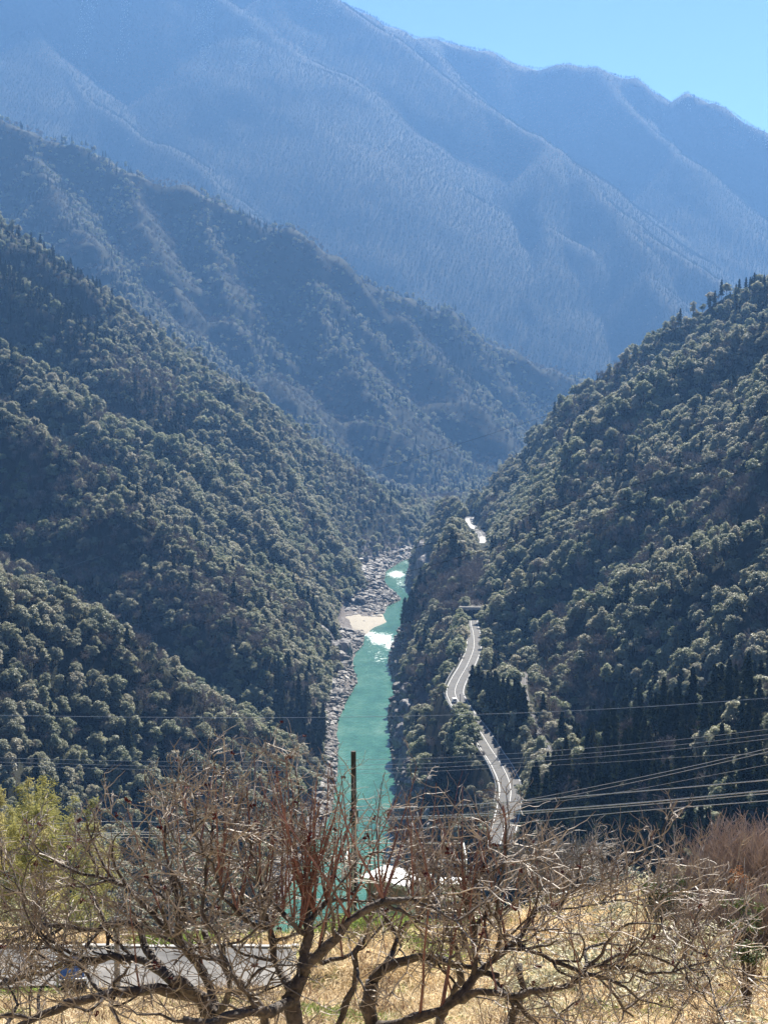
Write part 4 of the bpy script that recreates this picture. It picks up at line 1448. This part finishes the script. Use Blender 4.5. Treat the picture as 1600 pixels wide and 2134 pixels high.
# ------------------------------------------------------------------ grass and weeds near the viewer
def blade_tuft(seed, n, h, spread, w, lean=0.5):
    r = np.random.default_rng(seed)
    m = MB()
    for k in range(n):
        b = np.array([r.normal(0, spread), r.normal(0, spread), 0])
        d = np.array([r.normal(0, lean), r.normal(0, lean), 1.0]); d /= np.linalg.norm(d)
        L = h*r.uniform(0.5, 1.15)
        t = np.cross(d, r.normal(size=3)); t = t/np.linalg.norm(t)*w
        mid = b + d*L*0.55
        tip = b + d*L + np.array([d[0], d[1], -0.25])*L*0.45
        m.poly([b-t, b+t, mid+t*0.8, mid-t*0.8, tip], [(0, 1, 2, 3), (3, 2, 4)])
    return m


def plant_mat(name, stops, trans=0.3):
    return leaf_material(name, stops, stops[1][1], trans, 0.6, 0.3)


M_STRAW = plant_mat('straw', [(0.0, (0.46, 0.33, 0.17)), (0.5, (0.70, 0.55, 0.33)), (1.0, (0.84, 0.73, 0.51))], 0.5)
M_GRASS = plant_mat('fresh_grass', [(0.0, (0.10, 0.15, 0.025)), (0.5, (0.20, 0.26, 0.05)), (1.0, (0.32, 0.36, 0.10))], 0.45)
M_WEED = plant_mat('dead_weed', [(0.0, (0.10, 0.065, 0.045)), (0.5, (0.20, 0.125, 0.08)), (1.0, (0.33, 0.22, 0.13))])
M_PALE = plant_mat('pale_leaf', [(0.0, (0.30, 0.30, 0.18)), (0.5, (0.48, 0.45, 0.29)), (1.0, (0.65, 0.60, 0.42))])


def plant_grass():
    gc = bpy.data.collections.new('grass_kinds')
    items = []
    for k in range(3): items.append(('a_straw_%d' % k, blade_tuft(400+k, 40, 0.34, 0.18, 0.010, 0.95), M_STRAW))
    for k in range(2): items.append(('b_green_%d' % k, blade_tuft(410+k, 46, 0.22, 0.15, 0.010, 0.8), M_GRASS))
    for k in range(2): items.append(('c_weed_%d' % k, blade_tuft(420+k, 30, 0.46, 0.12, 0.008, 0.45), M_WEED))
    for k in range(2):
        r = np.random.default_rng(430+k)
        P = r.normal(size=(70, 3))*np.array([0.2, 0.2, 0.12]) + np.array([0, 0, 0.25])
        V, F = cards(P, np.tile([0, 0, 1.0], (70, 1)), 0.055, r, 0.6, 0.9)
        m = MB().poly(V.tolist(), F.tolist())
        items.append(('d_leafy_%d' % k, m, M_PALE))
    for nm, m, mat in items:
        me = bpy.data.meshes.new(nm); me.from_pydata([tuple(v) for v in m.v], [], m.f); me.materials.append(mat)
        gc.objects.link(bpy.data.objects.new(nm, me))
    pts = []
    for (x0, x1, y0, y1, s) in ((-13, 13, 20, 45.4, 0.27), (-22, 22, 45.4, 68, 0.36)):
        x, y = jitter_grid(x0, x1, y0, y1, s)
        px = CX + FPX*x/y
        k = (px > -140) & (px < 1740)
        x, y = x[k], y[k]
        k = ~((y > 45.2) & (y < 48.9) & (x < -2.6))
        pts.append(np.stack([x[k], y[k]], 1))
    xy = np.concatenate(pts)
    x, y = xy.T
    z = land(x, y)
    P = np.stack([x, y, z-0.02], 1)
    u = rng.uniform(0, 1, len(P))
    n = fbm(x/3.2, y/2.2, 3, 140)
    kind = np.where(u < 0.72, rng.integers(0, 3, len(P)), np.where(u < 0.86, 5 + rng.integers(0, 2, len(P)), 3 + rng.integers(0, 2, len(P))))
    gr = (fbm(x/6, y/4, 3, 61) + 0.5*sstep(50, 53, y)*(1-sstep(58, 62, y)) - 0.3*sstep(2, 6, x)) > 0.2
    kind = np.where(gr & (u < 0.8), 3 + rng.integers(0, 2, len(P)), kind)
    kind = np.where((x > 3) & (n > 0.22) & (u < 0.28), 7 + rng.integers(0, 2, len(P)), kind)
    scl = rng.uniform(0.65, 1.35, len(P))*(1+0.5*np.clip(n, 0, 1))
    scatter('dry_grass', P, rng.uniform(0, 6.28, len(P)), scl, kind, gc, 'dry straw coloured grass with green patches on the near hillside')
    print('GRASS', len(P))


plant_grass()

# ------------------------------------------------------------------ growing branches
class Twigs:
    def __init__(self, seed):
        self.r = np.random.default_rng(seed)
        self.m = MB()

    def walk(self, p, d, length, segs, wig, up):
        pts = [np.array(p, float)]
        d = np.array(d, float); d /= np.linalg.norm(d)
        for k in range(segs):
            d = d + self.r.normal(size=3)*wig + np.array([0, 0, up])
            d /= np.linalg.norm(d)
            pts.append(pts[-1] + d*length/segs)
        return pts

    def stem(self, pts, r0, r1, sides=4):
        n = len(pts)
        self.m.tube([tuple(p) for p in pts], [r0 + (r1-r0)*i/(n-1) for i in range(n)], sides, False)


def side_dir(r, d, k=0.9):
    v = np.cross(d, r.normal(size=3)); v /= np.linalg.norm(v)
    w = d/np.linalg.norm(d)*(1-k*0.5) + v*k
    return w/np.linalg.norm(w)


M_LIMB = simple_mat('gnarled_bark', (0.018, 0.014, 0.012), (0.13, 0.10, 0.08), 16.0, 0.7, 0.4, bump=1.0)
M_SHOOT = simple_mat('red_brown_shoots', (0.085, 0.030, 0.024), (0.22, 0.095, 0.075), 5.0, 0.5, 0.5)
M_TWIG = simple_mat('pale_twigs', (0.055, 0.038, 0.030), (0.44, 0.365, 0.29), 5.0, 0.55, 0.4)
M_DRIED = simple_mat('dried_calyx', (0.045, 0.008, 0.010), (0.13, 0.022, 0.018), 20.0, 0.7, 0.2)

ENV_X = np.array([-200, 0, 60, 130, 200, 280, 350, 450, 560, 650, 740, 820, 900, 1000, 1060, 1120, 1180, 1250, 1380, 1420, 1500, 1620, 1800])
ENV_Y = np.array([1820, 1770, 1740, 1760, 1740, 1690, 1590, 1560, 1540, 1535, 1555, 1540, 1600, 1640, 1670, 1730, 1780, 1800, 1740, 1840, 1900, 1960, 1990])


def calyx_mesh():
    r = np.random.default_rng(9)
    P = r.normal(size=(9, 3))*0.016
    V, F = cards(P, r.normal(size=(9, 3)), 0.030, r, 0.7, 0.8)
    me = bpy.data.meshes.new('dried_calyx'); me.from_pydata(V.tolist(), [], F.tolist()); me.materials.append(M_DRIED)
    return me


CALYX = calyx_mesh()


def old_tree(name, label, base, limbs, seed, dens, n_calyx):
    """limbs: list of ([(column,row,distance)...], start radius, end radius, upright shoots, sprays)"""
    r = np.random.default_rng(seed)
    b = Vector(base)
    e = empty(name, b)
    tag(e, label, 'tree', 'gnarled bare trees in the foreground')
    limb_m, shoots, twigs = MB(), Twigs(seed+1), Twigs(seed+2)
    tips = []

    def rel(p): return np.array([p[0]-b.x, p[1]-b.y, p[2]-b.z])

    def room(p):
        """how far a shoot may rise from p before it leaves the crown's outline"""
        q = np.array([p[0]+b.x, p[1]+b.y, p[2]+b.z])
        px, py = to_px(q)
        return max(0.12, (py - float(np.interp(px, ENV_X, ENV_Y)))/FPX*q[1])

    def spray(p, d, L, rad, level):
        pts = twigs.walk(p, d, L, 5, 0.22, 0.05)
        twigs.stem(pts, rad, rad*0.5, 3)
        tips.append(pts[-1])
        if level > 0:
            n = int(3 + L*5)
            for k in range(n):
                i = r.integers(1, 6)
                dd = side_dir(r, pts[i]-pts[i-1], 0.85); dd[2] += 0.12
                spray(pts[i], dd, L*r.uniform(0.3, 0.6), rad*0.62, level-1)

    for pts, r0, r1, n_up, n_sp in limbs:
        P = [rel(at(*p)) for p in pts]
        r0, r1 = r0*(0.60 if r0 > 0.09 else 0.68), r1*0.75
        L = [np.array(v) for v in resample([Vector(p) for p in P], 0.09)]
        k0 = r.normal(size=3)
        for i in range(1, len(L)-1):
            L[i] = L[i] + r.normal(size=3)*0.012
        n = len(L)
        rad = [max(0.006, (r0 + (r1-r0)*(i/(n-1))**0.8)*(1 + 0.16*math.sin(i*1.3+k0[0]*5) + r.normal()*0.06)) for i in range(n)]
        limb_m.tube([tuple(p) for p in L], rad, 9 if r0 > 0.04 else 6, True)
        for k in range(int(n_up*dens*0.9)):
            i = int(r.integers(max(1, n//6), n))
            p = L[i] + np.array([0, 0, rad[i]*0.6])
            R = room(p)
            if p[2] + b.z < at(800, 1990, b.y).z and r.uniform() < 0.8: continue
            H = min(r.uniform(0.5, 1.0)*R, 1.75)
            d = np.array([r.normal(0, 0.26), r.normal(0, 0.26), 1.0])
            s = shoots.walk(p, d, H, 9, 0.055, 0.03)
            rr = 0.005 + 0.0058*H*r.uniform(0.7, 1.3)
            shoots.stem(s, rr, 0.0032, 5)
            tips.append(s[-1])
            for j in range(int(2 + H*4)):
                q = int(r.integers(2, 10))
                dd = side_dir(r, s[q]-s[q-1], 0.75); dd[2] = abs(dd[2])*0.8 + 0.12
                spray(s[q], dd, r.uniform(0.10, 0.36), 0.0042, 1 if r.uniform() < 0.45 else 0)
        for k in range(int(0.5*n_sp*dens) + (1 if r0 < 0.06 else 0)):
            i = int(r.integers(max(1, n//4), n))
            d = side_dir(r, L[min(i+1, n-1)]-L[i-1], 0.8); d[2] = d[2]*0.5 + 0.15
            q = twigs.walk(L[i], d, r.uniform(0.5, 1.2), 12, 0.26, 0.05)
            q = q[:max(4, int(12*min(1.0, room(L[i])*1.2+0.2)))]
            limb_m.tube([tuple(v) for v in q], list(np.linspace(min(rad[i]*0.7, 0.020), 0.006, len(q))), 6, True)
            for w in range(5):
                z = int(r.integers(2, len(q)))
                dd = side_dir(r, q[z]-q[z-1], 0.85); dd[2] += 0.2
                spray(q[z], dd, min(r.uniform(0.25, 0.7), room(q[z])*1.2+0.08), 0.0075, 1)
        for k in range(int(n_sp*dens*0.6)):
            i = int(r.integers(max(1, n//5), n))
            d = side_dir(r, L[min(i+1, n-1)]-L[i-1], 0.9); d[2] = d[2]*0.7 + 0.22
            R = room(L[i])
            spray(L[i], d, min(r.uniform(0.35, 1.0), R*1.3+0.1), 0.0095, 2)
    limb_m.build('trunk_and_limbs', M_LIMB, e, True)
    o = shoots.m.build('shoots', M_SHOOT, e); o['kind'] = 'stuff'
    o = twigs.m.build('twigs', M_TWIG, e); o['kind'] = 'stuff'
    for k in range(n_calyx):
        p = tips[int(r.integers(0, len(tips)))]
        c = bpy.data.objects.new('dried_calyx', CALYX); COL.objects.link(c); c.parent = e
        c.location = tuple(p + r.normal(size=3)*0.006)
        c.rotation_euler = tuple(r.uniform(0, 6, 3))
        s = r.uniform(0.35, 0.75); c.scale = (s, s, s)
    print(name, len(twigs.m.f), len(shoots.m.f), len(tips))


def ground_at(px, Y):
    p = at(px, 2100, Y)
    return (p.x, Y, gz(p.x, Y)-0.1)


def base_pt(px, Y):
    """pixel row where the ground lies at this column and distance"""
    g = ground_at(px, Y)
    return float(to_px(np.array(g))[1])


LD, CD, RD = 13.4, 12.8, 13.6
old_tree('fruit_tree', 'leftmost gnarled bare tree with thick limbs reaching low to the left', ground_at(470, LD), [
    ([(470, base_pt(470, LD), LD), (462, 2230, LD), (450, 2130, LD), (420, 2085, LD), (370, 2050, LD-.2)], 0.15, 0.085, 0, 0),
    ([(565, base_pt(565, LD+.4), LD+.4), (556, 2190, LD+.4), (545, 2120, LD+.4), (512, 2065, LD+.3), (470, 2020, LD+.3), (440, 1985, LD+.3), (425, 1940, LD+.3)], 0.12, 0.035, 2, 6),
    ([(420, 2085, LD), (330, 2062, LD-.2), (240, 2068, LD-.4), (170, 2088, LD-.5), (90, 2115, LD-.6), (20, 2150, LD-.7)], 0.085, 0.045, 2, 12),
    ([(372, 2052, LD-.2), (340, 2030, LD), (300, 2005, LD+.1), (235, 1998, LD+.2), (160, 2010, LD+.2), (90, 2025, LD+.3), (-40, 2070, LD+.3)], 0.07, 0.022, 3, 15),
    ([(372, 2052, LD-.2), (330, 2010, LD+.1), (300, 1965, LD+.3), (295, 1935, LD+.3), (255, 1925, LD+.4), (180, 1938, LD+.5), (110, 1925, LD+.6), (30, 1960, LD+.7), (-60, 1965, LD+.8)], 0.065, 0.014, 5, 20),
    ([(450, 2130, LD), (440, 2060, LD+.2), (405, 2005, LD+.3), (378, 1960, LD+.4), (340, 1930, LD+.5), (300, 1890, LD+.6), (262, 1850, LD+.7), (205, 1830, LD+.8), (120, 1800, LD+.8), (60, 1750, LD+.9)], 0.075, 0.010, 6, 22),
    ([(405, 2005, LD+.3), (380, 1975, LD+.3), (372, 1920, LD+.2), (368, 1860, LD+.2), (352, 1800, LD+.2), (345, 1720, LD+.2)], 0.06, 0.014, 4, 17),
    ([(450, 2130, LD), (480, 2060, LD-.3), (470, 2000, LD-.4), (450, 1950, LD-.4), (420, 1900, LD-.4), (430, 1820, LD-.4), (445, 1720, LD-.4)], 0.055, 0.011, 4, 15),
    ([(240, 2068, LD-.4), (230, 2100, LD-.5), (245, 2130, LD-.6), (270, 2180, LD-.6)], 0.03, 0.012, 0, 3),
    ([(160, 2010, LD+.2), (110, 1980, LD), (60, 1920, LD), (45, 1870, LD), (30, 1820, LD)], 0.02, 0.008, 1, 10),
], 510, 1.0, 46)
old_tree('fruit_tree', 'middle gnarled bare tree with a tall fan of red-brown upright shoots', ground_at(620, CD), [
    ([(620, base_pt(620, CD), CD), (622, 2220, CD), (618, 2140, CD), (612, 2080, CD), (632, 2030, CD)], 0.16, 0.09, 0, 0),
    ([(705, base_pt(705, CD+.5), CD+.5), (702, 2180, CD+.5), (715, 2100, CD+.5), (742, 2040, CD+.5), (735, 1995, CD+.5), (755, 1955, CD+.6)], 0.10, 0.030, 3, 3),
    ([(632, 2030, CD), (662, 1990, CD-.1), (700, 1958, CD-.2), (730, 1915, CD-.2), (762, 1892, CD-.2), (800, 1880, CD-.2), (860, 1872, CD-.1), (905, 1882, CD)], 0.075, 0.030, 12, 4),
    ([(632, 2030, CD), (640, 1985, CD+.1), (645, 1945, CD+.1), (640, 1915, CD+.1)], 0.085, 0.055, 0, 1),
    ([(640, 1950, CD+.1), (610, 1925, CD), (590, 1905, CD)], 0.045, 0.03, 8, 1),
    ([(641, 1935, CD+.1), (655, 1905, CD+.2), (680, 1880, CD+.2)], 0.05, 0.03, 16, 1),
    ([(641, 1940, CD+.1), (640, 1900, CD+.1), (632, 1870, CD+.1)], 0.05, 0.03, 18, 1),
    ([(612, 2080, CD), (590, 2030, CD+.3), (572, 1990, CD+.4), (565, 1940, CD+.4), (540, 1900, CD+.5), (505, 1880, CD+.6), (490, 1850, CD+.6)], 0.075, 0.02, 17, 7),
    ([(565, 1940, CD+.4), (525, 1925, CD+.3), (480, 1890, CD+.2), (455, 1850, CD+.1), (430, 1780, CD), (390, 1700, CD)], 0.035, 0.009, 12, 8),
    ([(640, 1990, CD+.1), (690, 2005, CD+.4), (740, 1985, CD+.5), (760, 1960, CD+.6), (770, 1925, CD+.6)], 0.04, 0.016, 6, 4),
    ([(612, 2090, CD), (560, 2110, CD-.4), (500, 2112, CD-.6), (440, 2130, CD-.7), (380, 2125, CD-.7)], 0.08, 0.05, 2, 2),
    ([(572, 1990, CD+.4), (540, 1840, CD+.3), (520, 1740, CD+.2), (515, 1640, CD+.2)], 0.022, 0.008, 5, 7),
], 520, 1.0, 60)
old_tree('fruit_tree', 'rightmost gnarled bare tree with long crooked limbs reaching right', ground_at(800, RD), [
    ([(800, base_pt(800, RD), RD), (790, 2240, RD), (775, 2150, RD), (765, 2080, RD), (775, 2045, RD)], 0.15, 0.085, 0, 0),
    ([(905, base_pt(905, RD+.5), RD+.5), (908, 2180, RD+.5), (930, 2095, RD+.5), (962, 2040, RD+.4), (955, 1985, RD+.4), (930, 1940, RD+.4), (935, 1890, RD+.4)], 0.12, 0.030, 6, 6),
    ([(1075, base_pt(1075, RD-.2), RD-.2), (1080, 2190, RD-.2), (1065, 2120, RD-.2), (1090, 2060, RD-.1), (1080, 2010, RD)], 0.10, 0.045, 1, 5),
    ([(775, 2045, RD), (800, 2020, RD), (850, 2000, RD), (925, 2003, RD), (985, 2018, RD-.2), (1040, 2035, RD-.3)], 0.075, 0.03, 7, 10),
    ([(800, 2020, RD), (822, 1985, RD+.2), (828, 1950, RD+.2), (800, 1910, RD+.2), (792, 1870, RD+.3)], 0.05, 0.022, 9, 6),
    ([(828, 1955, RD+.2), (850, 1930, RD+.2), (895, 1905, RD+.2), (905, 1870, RD+.2)], 0.035, 0.018, 10, 6),
    ([(775, 2150, RD), (880, 2120, RD-.3), (950, 2085, RD-.4), (985, 2040, RD-.3), (1030, 2000, RD-.2), (1075, 1965, RD-.1), (1100, 1935, RD), (1115, 1905, RD), (1160, 1880, RD+.2), (1215, 1848, RD+.2), (1290, 1818, RD+.3), (1340, 1775, RD+.3), (1378, 1742, RD+.3)], 0.10, 0.008, 13, 20),
    ([(985, 2040, RD-.3), (990, 1990, RD-.3), (985, 1930, RD-.3), (970, 1890, RD-.3), (985, 1840, RD-.3)], 0.05, 0.02, 11, 10),
    ([(1030, 2000, RD-.2), (1045, 1950, RD-.4), (1035, 1880, RD-.5), (1050, 1800, RD-.5), (1055, 1720, RD-.5)], 0.035, 0.010, 9, 12),
    ([(950, 2085, RD-.4), (1000, 2070, RD-.6), (1060, 2080, RD-.7), (1130, 2060, RD-.7), (1190, 2050, RD-.7), (1225, 2020, RD-.6), (1255, 2010, RD-.6), (1320, 2020, RD-.5), (1400, 2028, RD-.5), (1450, 2010, RD-.4), (1520, 1998, RD-.3)], 0.06, 0.010, 8, 16),
    ([(1075, 1965, RD-.1), (1130, 1990, RD-.2), (1180, 2015, RD-.3), (1225, 2028, RD-.3), (1270, 2060, RD-.3), (1320, 2120, RD-.3)], 0.035, 0.014, 4, 10),
    ([(1255, 2010, RD-.6), (1290, 1990, RD-.5), (1320, 1985, RD-.5), (1400, 2010, RD-.4), (1450, 2060, RD-.4), (1490, 2110, RD-.4), (1520, 2170, RD-.4)], 0.025, 0.010, 3, 8),
    ([(1310, 1985, RD-.5), (1330, 1965, RD-.5), (1370, 1955, RD-.5), (1430, 1975, RD-.5), (1500, 2010, RD-.5), (1620, 2060, RD-.5)], 0.016, 0.006, 3, 9),
    ([(1030, 2060, RD-.5), (1080, 2095, RD-.6), (1110, 2130, RD-.6), (1150, 2180, RD-.6)], 0.04, 0.02, 1, 4),
    ([(1115, 1905, RD), (1200, 1890, RD-.2), (1300, 1878, RD-.3), (1360, 1890, RD-.3), (1440, 1870, RD-.3), (1475, 1862, RD-.3)], 0.02, 0.005, 3, 12),
], 530, 0.95, 60)


# ------------------------------------------------------------------ shrubs, bamboo and the grey tree beyond the lane
def thicket(px, Y, h, w, seed, label, n=230):
    r = np.random.default_rng(seed)
    p = at(px, 1900, Y)
    g = gz(p.x, Y)
    e = empty('shrub', (p.x, Y, g))
    tag(e, label, 'shrub', 'reddish bare shrubs on the right')
    T, U = Twigs(seed), Twigs(seed+1)
    for k in range(n):
        b = np.array([r.normal(0, w*0.35), r.normal(0, w*0.35), -0.05])
        d = np.array([b[0]*0.25/w + r.normal(0, .16), r.normal(0, .16), 1])
        H = h*r.uniform(0.55, 1.05)*(1-0.25*min(1, abs(b[0])/w))
        s = T.walk(b, d, H, 6, 0.07, 0.03)
        T.stem(s, 0.013, 0.006, 3)
        for j in range(9):
            q = int(r.integers(2, 7))
            dd = side_dir(r, s[q]-s[q-1], 0.6)
            dd[2] = abs(dd[2])+0.3
            t = U.walk(s[q], dd, r.uniform(.2, .6)*h*0.4, 3, 0.15, 0.05)
            U.stem(t, 0.009, 0.005, 3)
    T.m.build('stems', M_THST, e)['kind'] = 'stuff'
    U.m.build('twigs', M_THTW, e)['kind'] = 'stuff'


M_THST = simple_mat('shrub_stems', (0.19, 0.15, 0.125), (0.33, 0.27, 0.23), 4, 0.7)
M_THTW = simple_mat('shrub_twigs', (0.27, 0.205, 0.17), (0.45, 0.36, 0.30), 4, 0.7)
for (px, Y, h, w, lab) in ((1440, 40, 1.9, 1.0, 'leftmost of the reddish bare shrubs at right'), (1500, 41, 2.5, 1.0, 'second reddish bare shrub from the left at right'), (1555, 39, 2.7, 1.1, 'tallest reddish bare shrub near the right edge'),
                           (1625, 40, 2.6, 1.1, 'reddish bare shrub cut by the right edge'), (1480, 36, 1.3, 0.8, 'low reddish shrub in front of the taller shrubs at right'), (1590, 34, 1.5, 0.8, 'low reddish shrub in front at the right edge')):
    thicket(px, Y, h, w, int(600+px+Y), lab)


def leafy_shrub(px, py_top, Y, w, h, seed, label, mat, leaf=0.07, n=900, cat='shrub'):
    r = np.random.default_rng(seed)
    p = at(px, py_top, Y)
    g = gz(p.x, Y)
    e = empty('leafy_shrub', (p.x, Y, g))
    tag(e, label, cat)
    top = max(h, p.z - g)
    C = [np.array([r.normal(0, w*0.3), r.normal(0, w*0.3), top - h*r.uniform(0.1, 0.9)]) for _ in range(16)]
    P, N = [], []
    for k in range(n):
        c = C[r.integers(0, len(C))]
        d = rvec(r); d[2] = abs(d[2])*1.1-0.2
        P.append(c + d*w*0.26*r.uniform(.5, 1)); N.append(d + np.array([0, 0, .3]))
    V, F = cards(np.array(P), np.array(N), leaf, r, 0.42, 0.5)
    MB().poly(V.tolist(), F.tolist()).build('foliage', mat, e)
    t = MB()
    for c in C:
        t.tube([(0, 0, -0.1), tuple(c*np.array([.5, .5, .6])), tuple(c)], [0.03, 0.02, 0.008], 4, False)
    t.build('stems', M_BARK, e)


M_SHRUB = plant_mat('shrub_leaf', [(0.0, (0.05, 0.075, 0.022)), (0.5, (0.10, 0.125, 0.04)), (1.0, (0.20, 0.19, 0.07))])
M_RUST = plant_mat('rusty_leaf', [(0.0, (0.20, 0.09, 0.035)), (0.5, (0.34, 0.16, 0.07)), (1.0, (0.45, 0.26, 0.13))])
leafy_shrub(1400, 1835, 38, 1.0, 1.0, 701, 'dark evergreen shrub with drooping leaves left of the reddish shrubs', M_SHRUB)
leafy_shrub(1555, 1880, 33, 0.7, 0.8, 702, 'small green and pale leafed shrub at the foot of the red shrubs', M_SHRUB, 0.06, 500)
leafy_shrub(1545, 1815, 37.5, 0.5, 0.6, 703, 'rusty orange leaved shrub among the reddish twigs', M_RUST, 0.05, 380)
leafy_shrub(1590, 1850, 35, 0.6, 0.8, 704, 'straw coloured leafy shrub at the right edge', M_PALE, 0.06, 420)
leafy_shrub(1560, 1965, 28, 0.5, 0.4, 705, 'low dark green plant in the pale weeds at right', M_SHRUB, 0.05, 420)
leafy_shrub(1120, 1875, 56, 1.6, 1.2, 706, 'grey green bush behind the twigs right of the shed', M_SHRUB, 0.10, 700)
leafy_shrub(60, 1870, 56, 2.0, 1.6, 707, 'grey leafy bush behind the lane at far left', M_PALE, 0.08, 900)
leafy_shrub(160, 1900, 54, 1.4, 0.9, 708, 'low green bush behind the lane beside the concrete pole', M_SHRUB, 0.08, 700)


def grey_tree():
    Y = 64
    p = at(1165, 1900, Y)
    g = gz(p.x, Y)
    r = np.random.default_rng(77)
    e = empty('bare_tree', (p.x, Y, g))
    tag(e, 'wide grey leafless tree with drooping fine twigs behind the power cables', 'tree')
    top = at(1165, 1690, Y).z - g
    T, U = Twigs(771), Twigs(772)
    T.stem([np.array([0, 0, -.3]), np.array([.1, 0, top*0.3]), np.array([0, .1, top*0.5])], 0.16, 0.10, 8)
    for k in range(20):
        a = k*2.4
        d = np.array([math.cos(a), math.sin(a), r.uniform(0.35, 1.2)])
        s = T.walk((0, 0.05, top*r.uniform(.3, .5)), d, r.uniform(1.8, 2.6), 7, 0.12, 0.02)
        T.stem(s, 0.06, 0.018, 5)
        for j in range(11):
            q = int(r.integers(2, 8))
            dd = side_dir(r, s[q]-s[q-1], 0.7); dd[2] += 0.15
            t = U.walk(s[q], dd, r.uniform(.6, 1.3), 5, 0.16, -0.03)
            U.stem(t, 0.026, 0.013, 3)
            for m_ in range(9):
                w = int(r.integers(1, 6))
                d3 = side_dir(r, t[w]-t[w-1], 0.6)
                U.stem(U.walk(t[w], d3, r.uniform(.3, .85), 3, 0.2, -0.06), 0.016, 0.009, 3)
    T.m.build('trunk_and_limbs', M_GREYB, e)
    U.m.build('twigs', M_GREYB, e)['kind'] = 'stuff'


M_GREYB = simple_mat('grey_twigs', (0.17, 0.155, 0.14), (0.30, 0.275, 0.25), 4, 0.7)
grey_tree()

M_BAM = plant_mat('bamboo_leaf', [(0.0, (0.20, 0.20, 0.06)), (0.5, (0.34, 0.32, 0.11)), (1.0, (0.46, 0.39, 0.18))], 0.45)
M_CULM = simple_mat('bamboo_culm', (0.14, 0.16, 0.06), (0.27, 0.27, 0.12), 2, 0.5)


def bamboo(px, py_top, Y, seed, label):
    r = np.random.default_rng(seed)
    p = at(px, py_top, Y)
    g = gz(p.x, Y)
    H = p.z - g
    e = empty('bamboo', (p.x, Y, g))
    tag(e, label, 'bamboo', 'bamboo stalks at the left edge')
    a = r.uniform(0, 6.28)
    n = 12
    lean = 1.0
    C = [np.array([math.cos(a)*lean*(k/n)**2.5, math.sin(a)*lean*(k/n)**2.5, H*(k/n)]) for k in range(n+1)]
    MB().tube([tuple(c) for c in C], [0.05*(1-0.8*k/n) for k in range(n+1)], 6, False).build('culm', M_CULM, e)
    P, N = [], []
    t = MB()
    for k in range(42):
        f = r.uniform(0.30, 1.0)
        i = min(n-1, int(f*n))
        b = C[i] + (C[i+1]-C[i])*(f*n-i)
        w = 1.5*(1.05-f)**0.55
        d = np.array([r.normal(), r.normal(), 0.35]); d /= np.linalg.norm(d)
        tip = b + d*w*r.uniform(.6, 1.1) - np.array([0, 0, 0.15*w])
        t.tube([tuple(b), tuple((b+tip)/2 + np.array([0, 0, .1])), tuple(tip)], [0.012, 0.008, 0.004], 3, False)
        for q in range(40):
            s = b + (tip-b)*r.uniform(.25, 1.05) + r.normal(size=3)*0.14
            P.append(s); N.append([d[0]*.4, d[1]*.4, 0.8])
    V, F = cards(np.array(P), np.array(N), 0.125, r, 0.28, 0.6)
    MB().poly(V.tolist(), F.tolist()).build('foliage', M_BAM, e)
    t.build('branches', M_CULM, e)['kind'] = 'stuff'


_bam = [(5, 1650, 86), (28, 1605, 88), (55, 1622, 84), (78, 1640, 90), (95, 1612, 87), (40, 1665, 80), (70, 1690, 79), (112, 1680, 82), (140, 1672, 90), (160, 1700, 86), (15, 1700, 78), (100, 1720, 78), (-30, 1630, 87), (150, 1660, 94), (215, 1715, 92), (228, 1708, 95), (-15, 1740, 76), (60, 1750, 74), (200, 1760, 84)]
_bam += [(x + random.uniform(-12, 12), y + random.uniform(-8, 40), Y + random.uniform(-4, 5)) for x, y, Y in _bam[:15]]
_ord = sorted(range(len(_bam)), key=lambda i: _bam[i][0])
for rank, i in enumerate(_ord):
    px, py, Y = _bam[i]
    bamboo(px, py, Y, 800+i, 'yellow green bamboo stalk in the clump at the left edge')

# ------------------------------------------------------------------ haze
def build_haze():
    m = bpy.data.materials.new('haze_air')
    m.use_nodes = True
    nt = m.node_tree
    nt.nodes.remove(nt.nodes['Principled BSDF'])
    v = nt.nodes.new('ShaderNodeVolumePrincipled')
    v.inputs['Color'].default_value = (0.225, 0.485, 1.0, 1)
    v.inputs['Absorption Color'].default_value = (0.04, 0.04, 0.04, 1)
    v.inputs['Density'].default_value = 0.86e-4
    v.inputs['Anisotropy'].default_value = 0.2
    nt.links.new(v.outputs[0], nt.nodes['Material Output'].inputs['Volume'])
    zmax = max(float(TZ.max()) + 40, 60)
    b = MB().box((0, 6500, (zmax-360)/2), (24000, 13400, zmax+360))
    o = b.build('haze', m)
    tag(o, 'pale blue haze filling the valley air', kind='stuff')


build_haze()
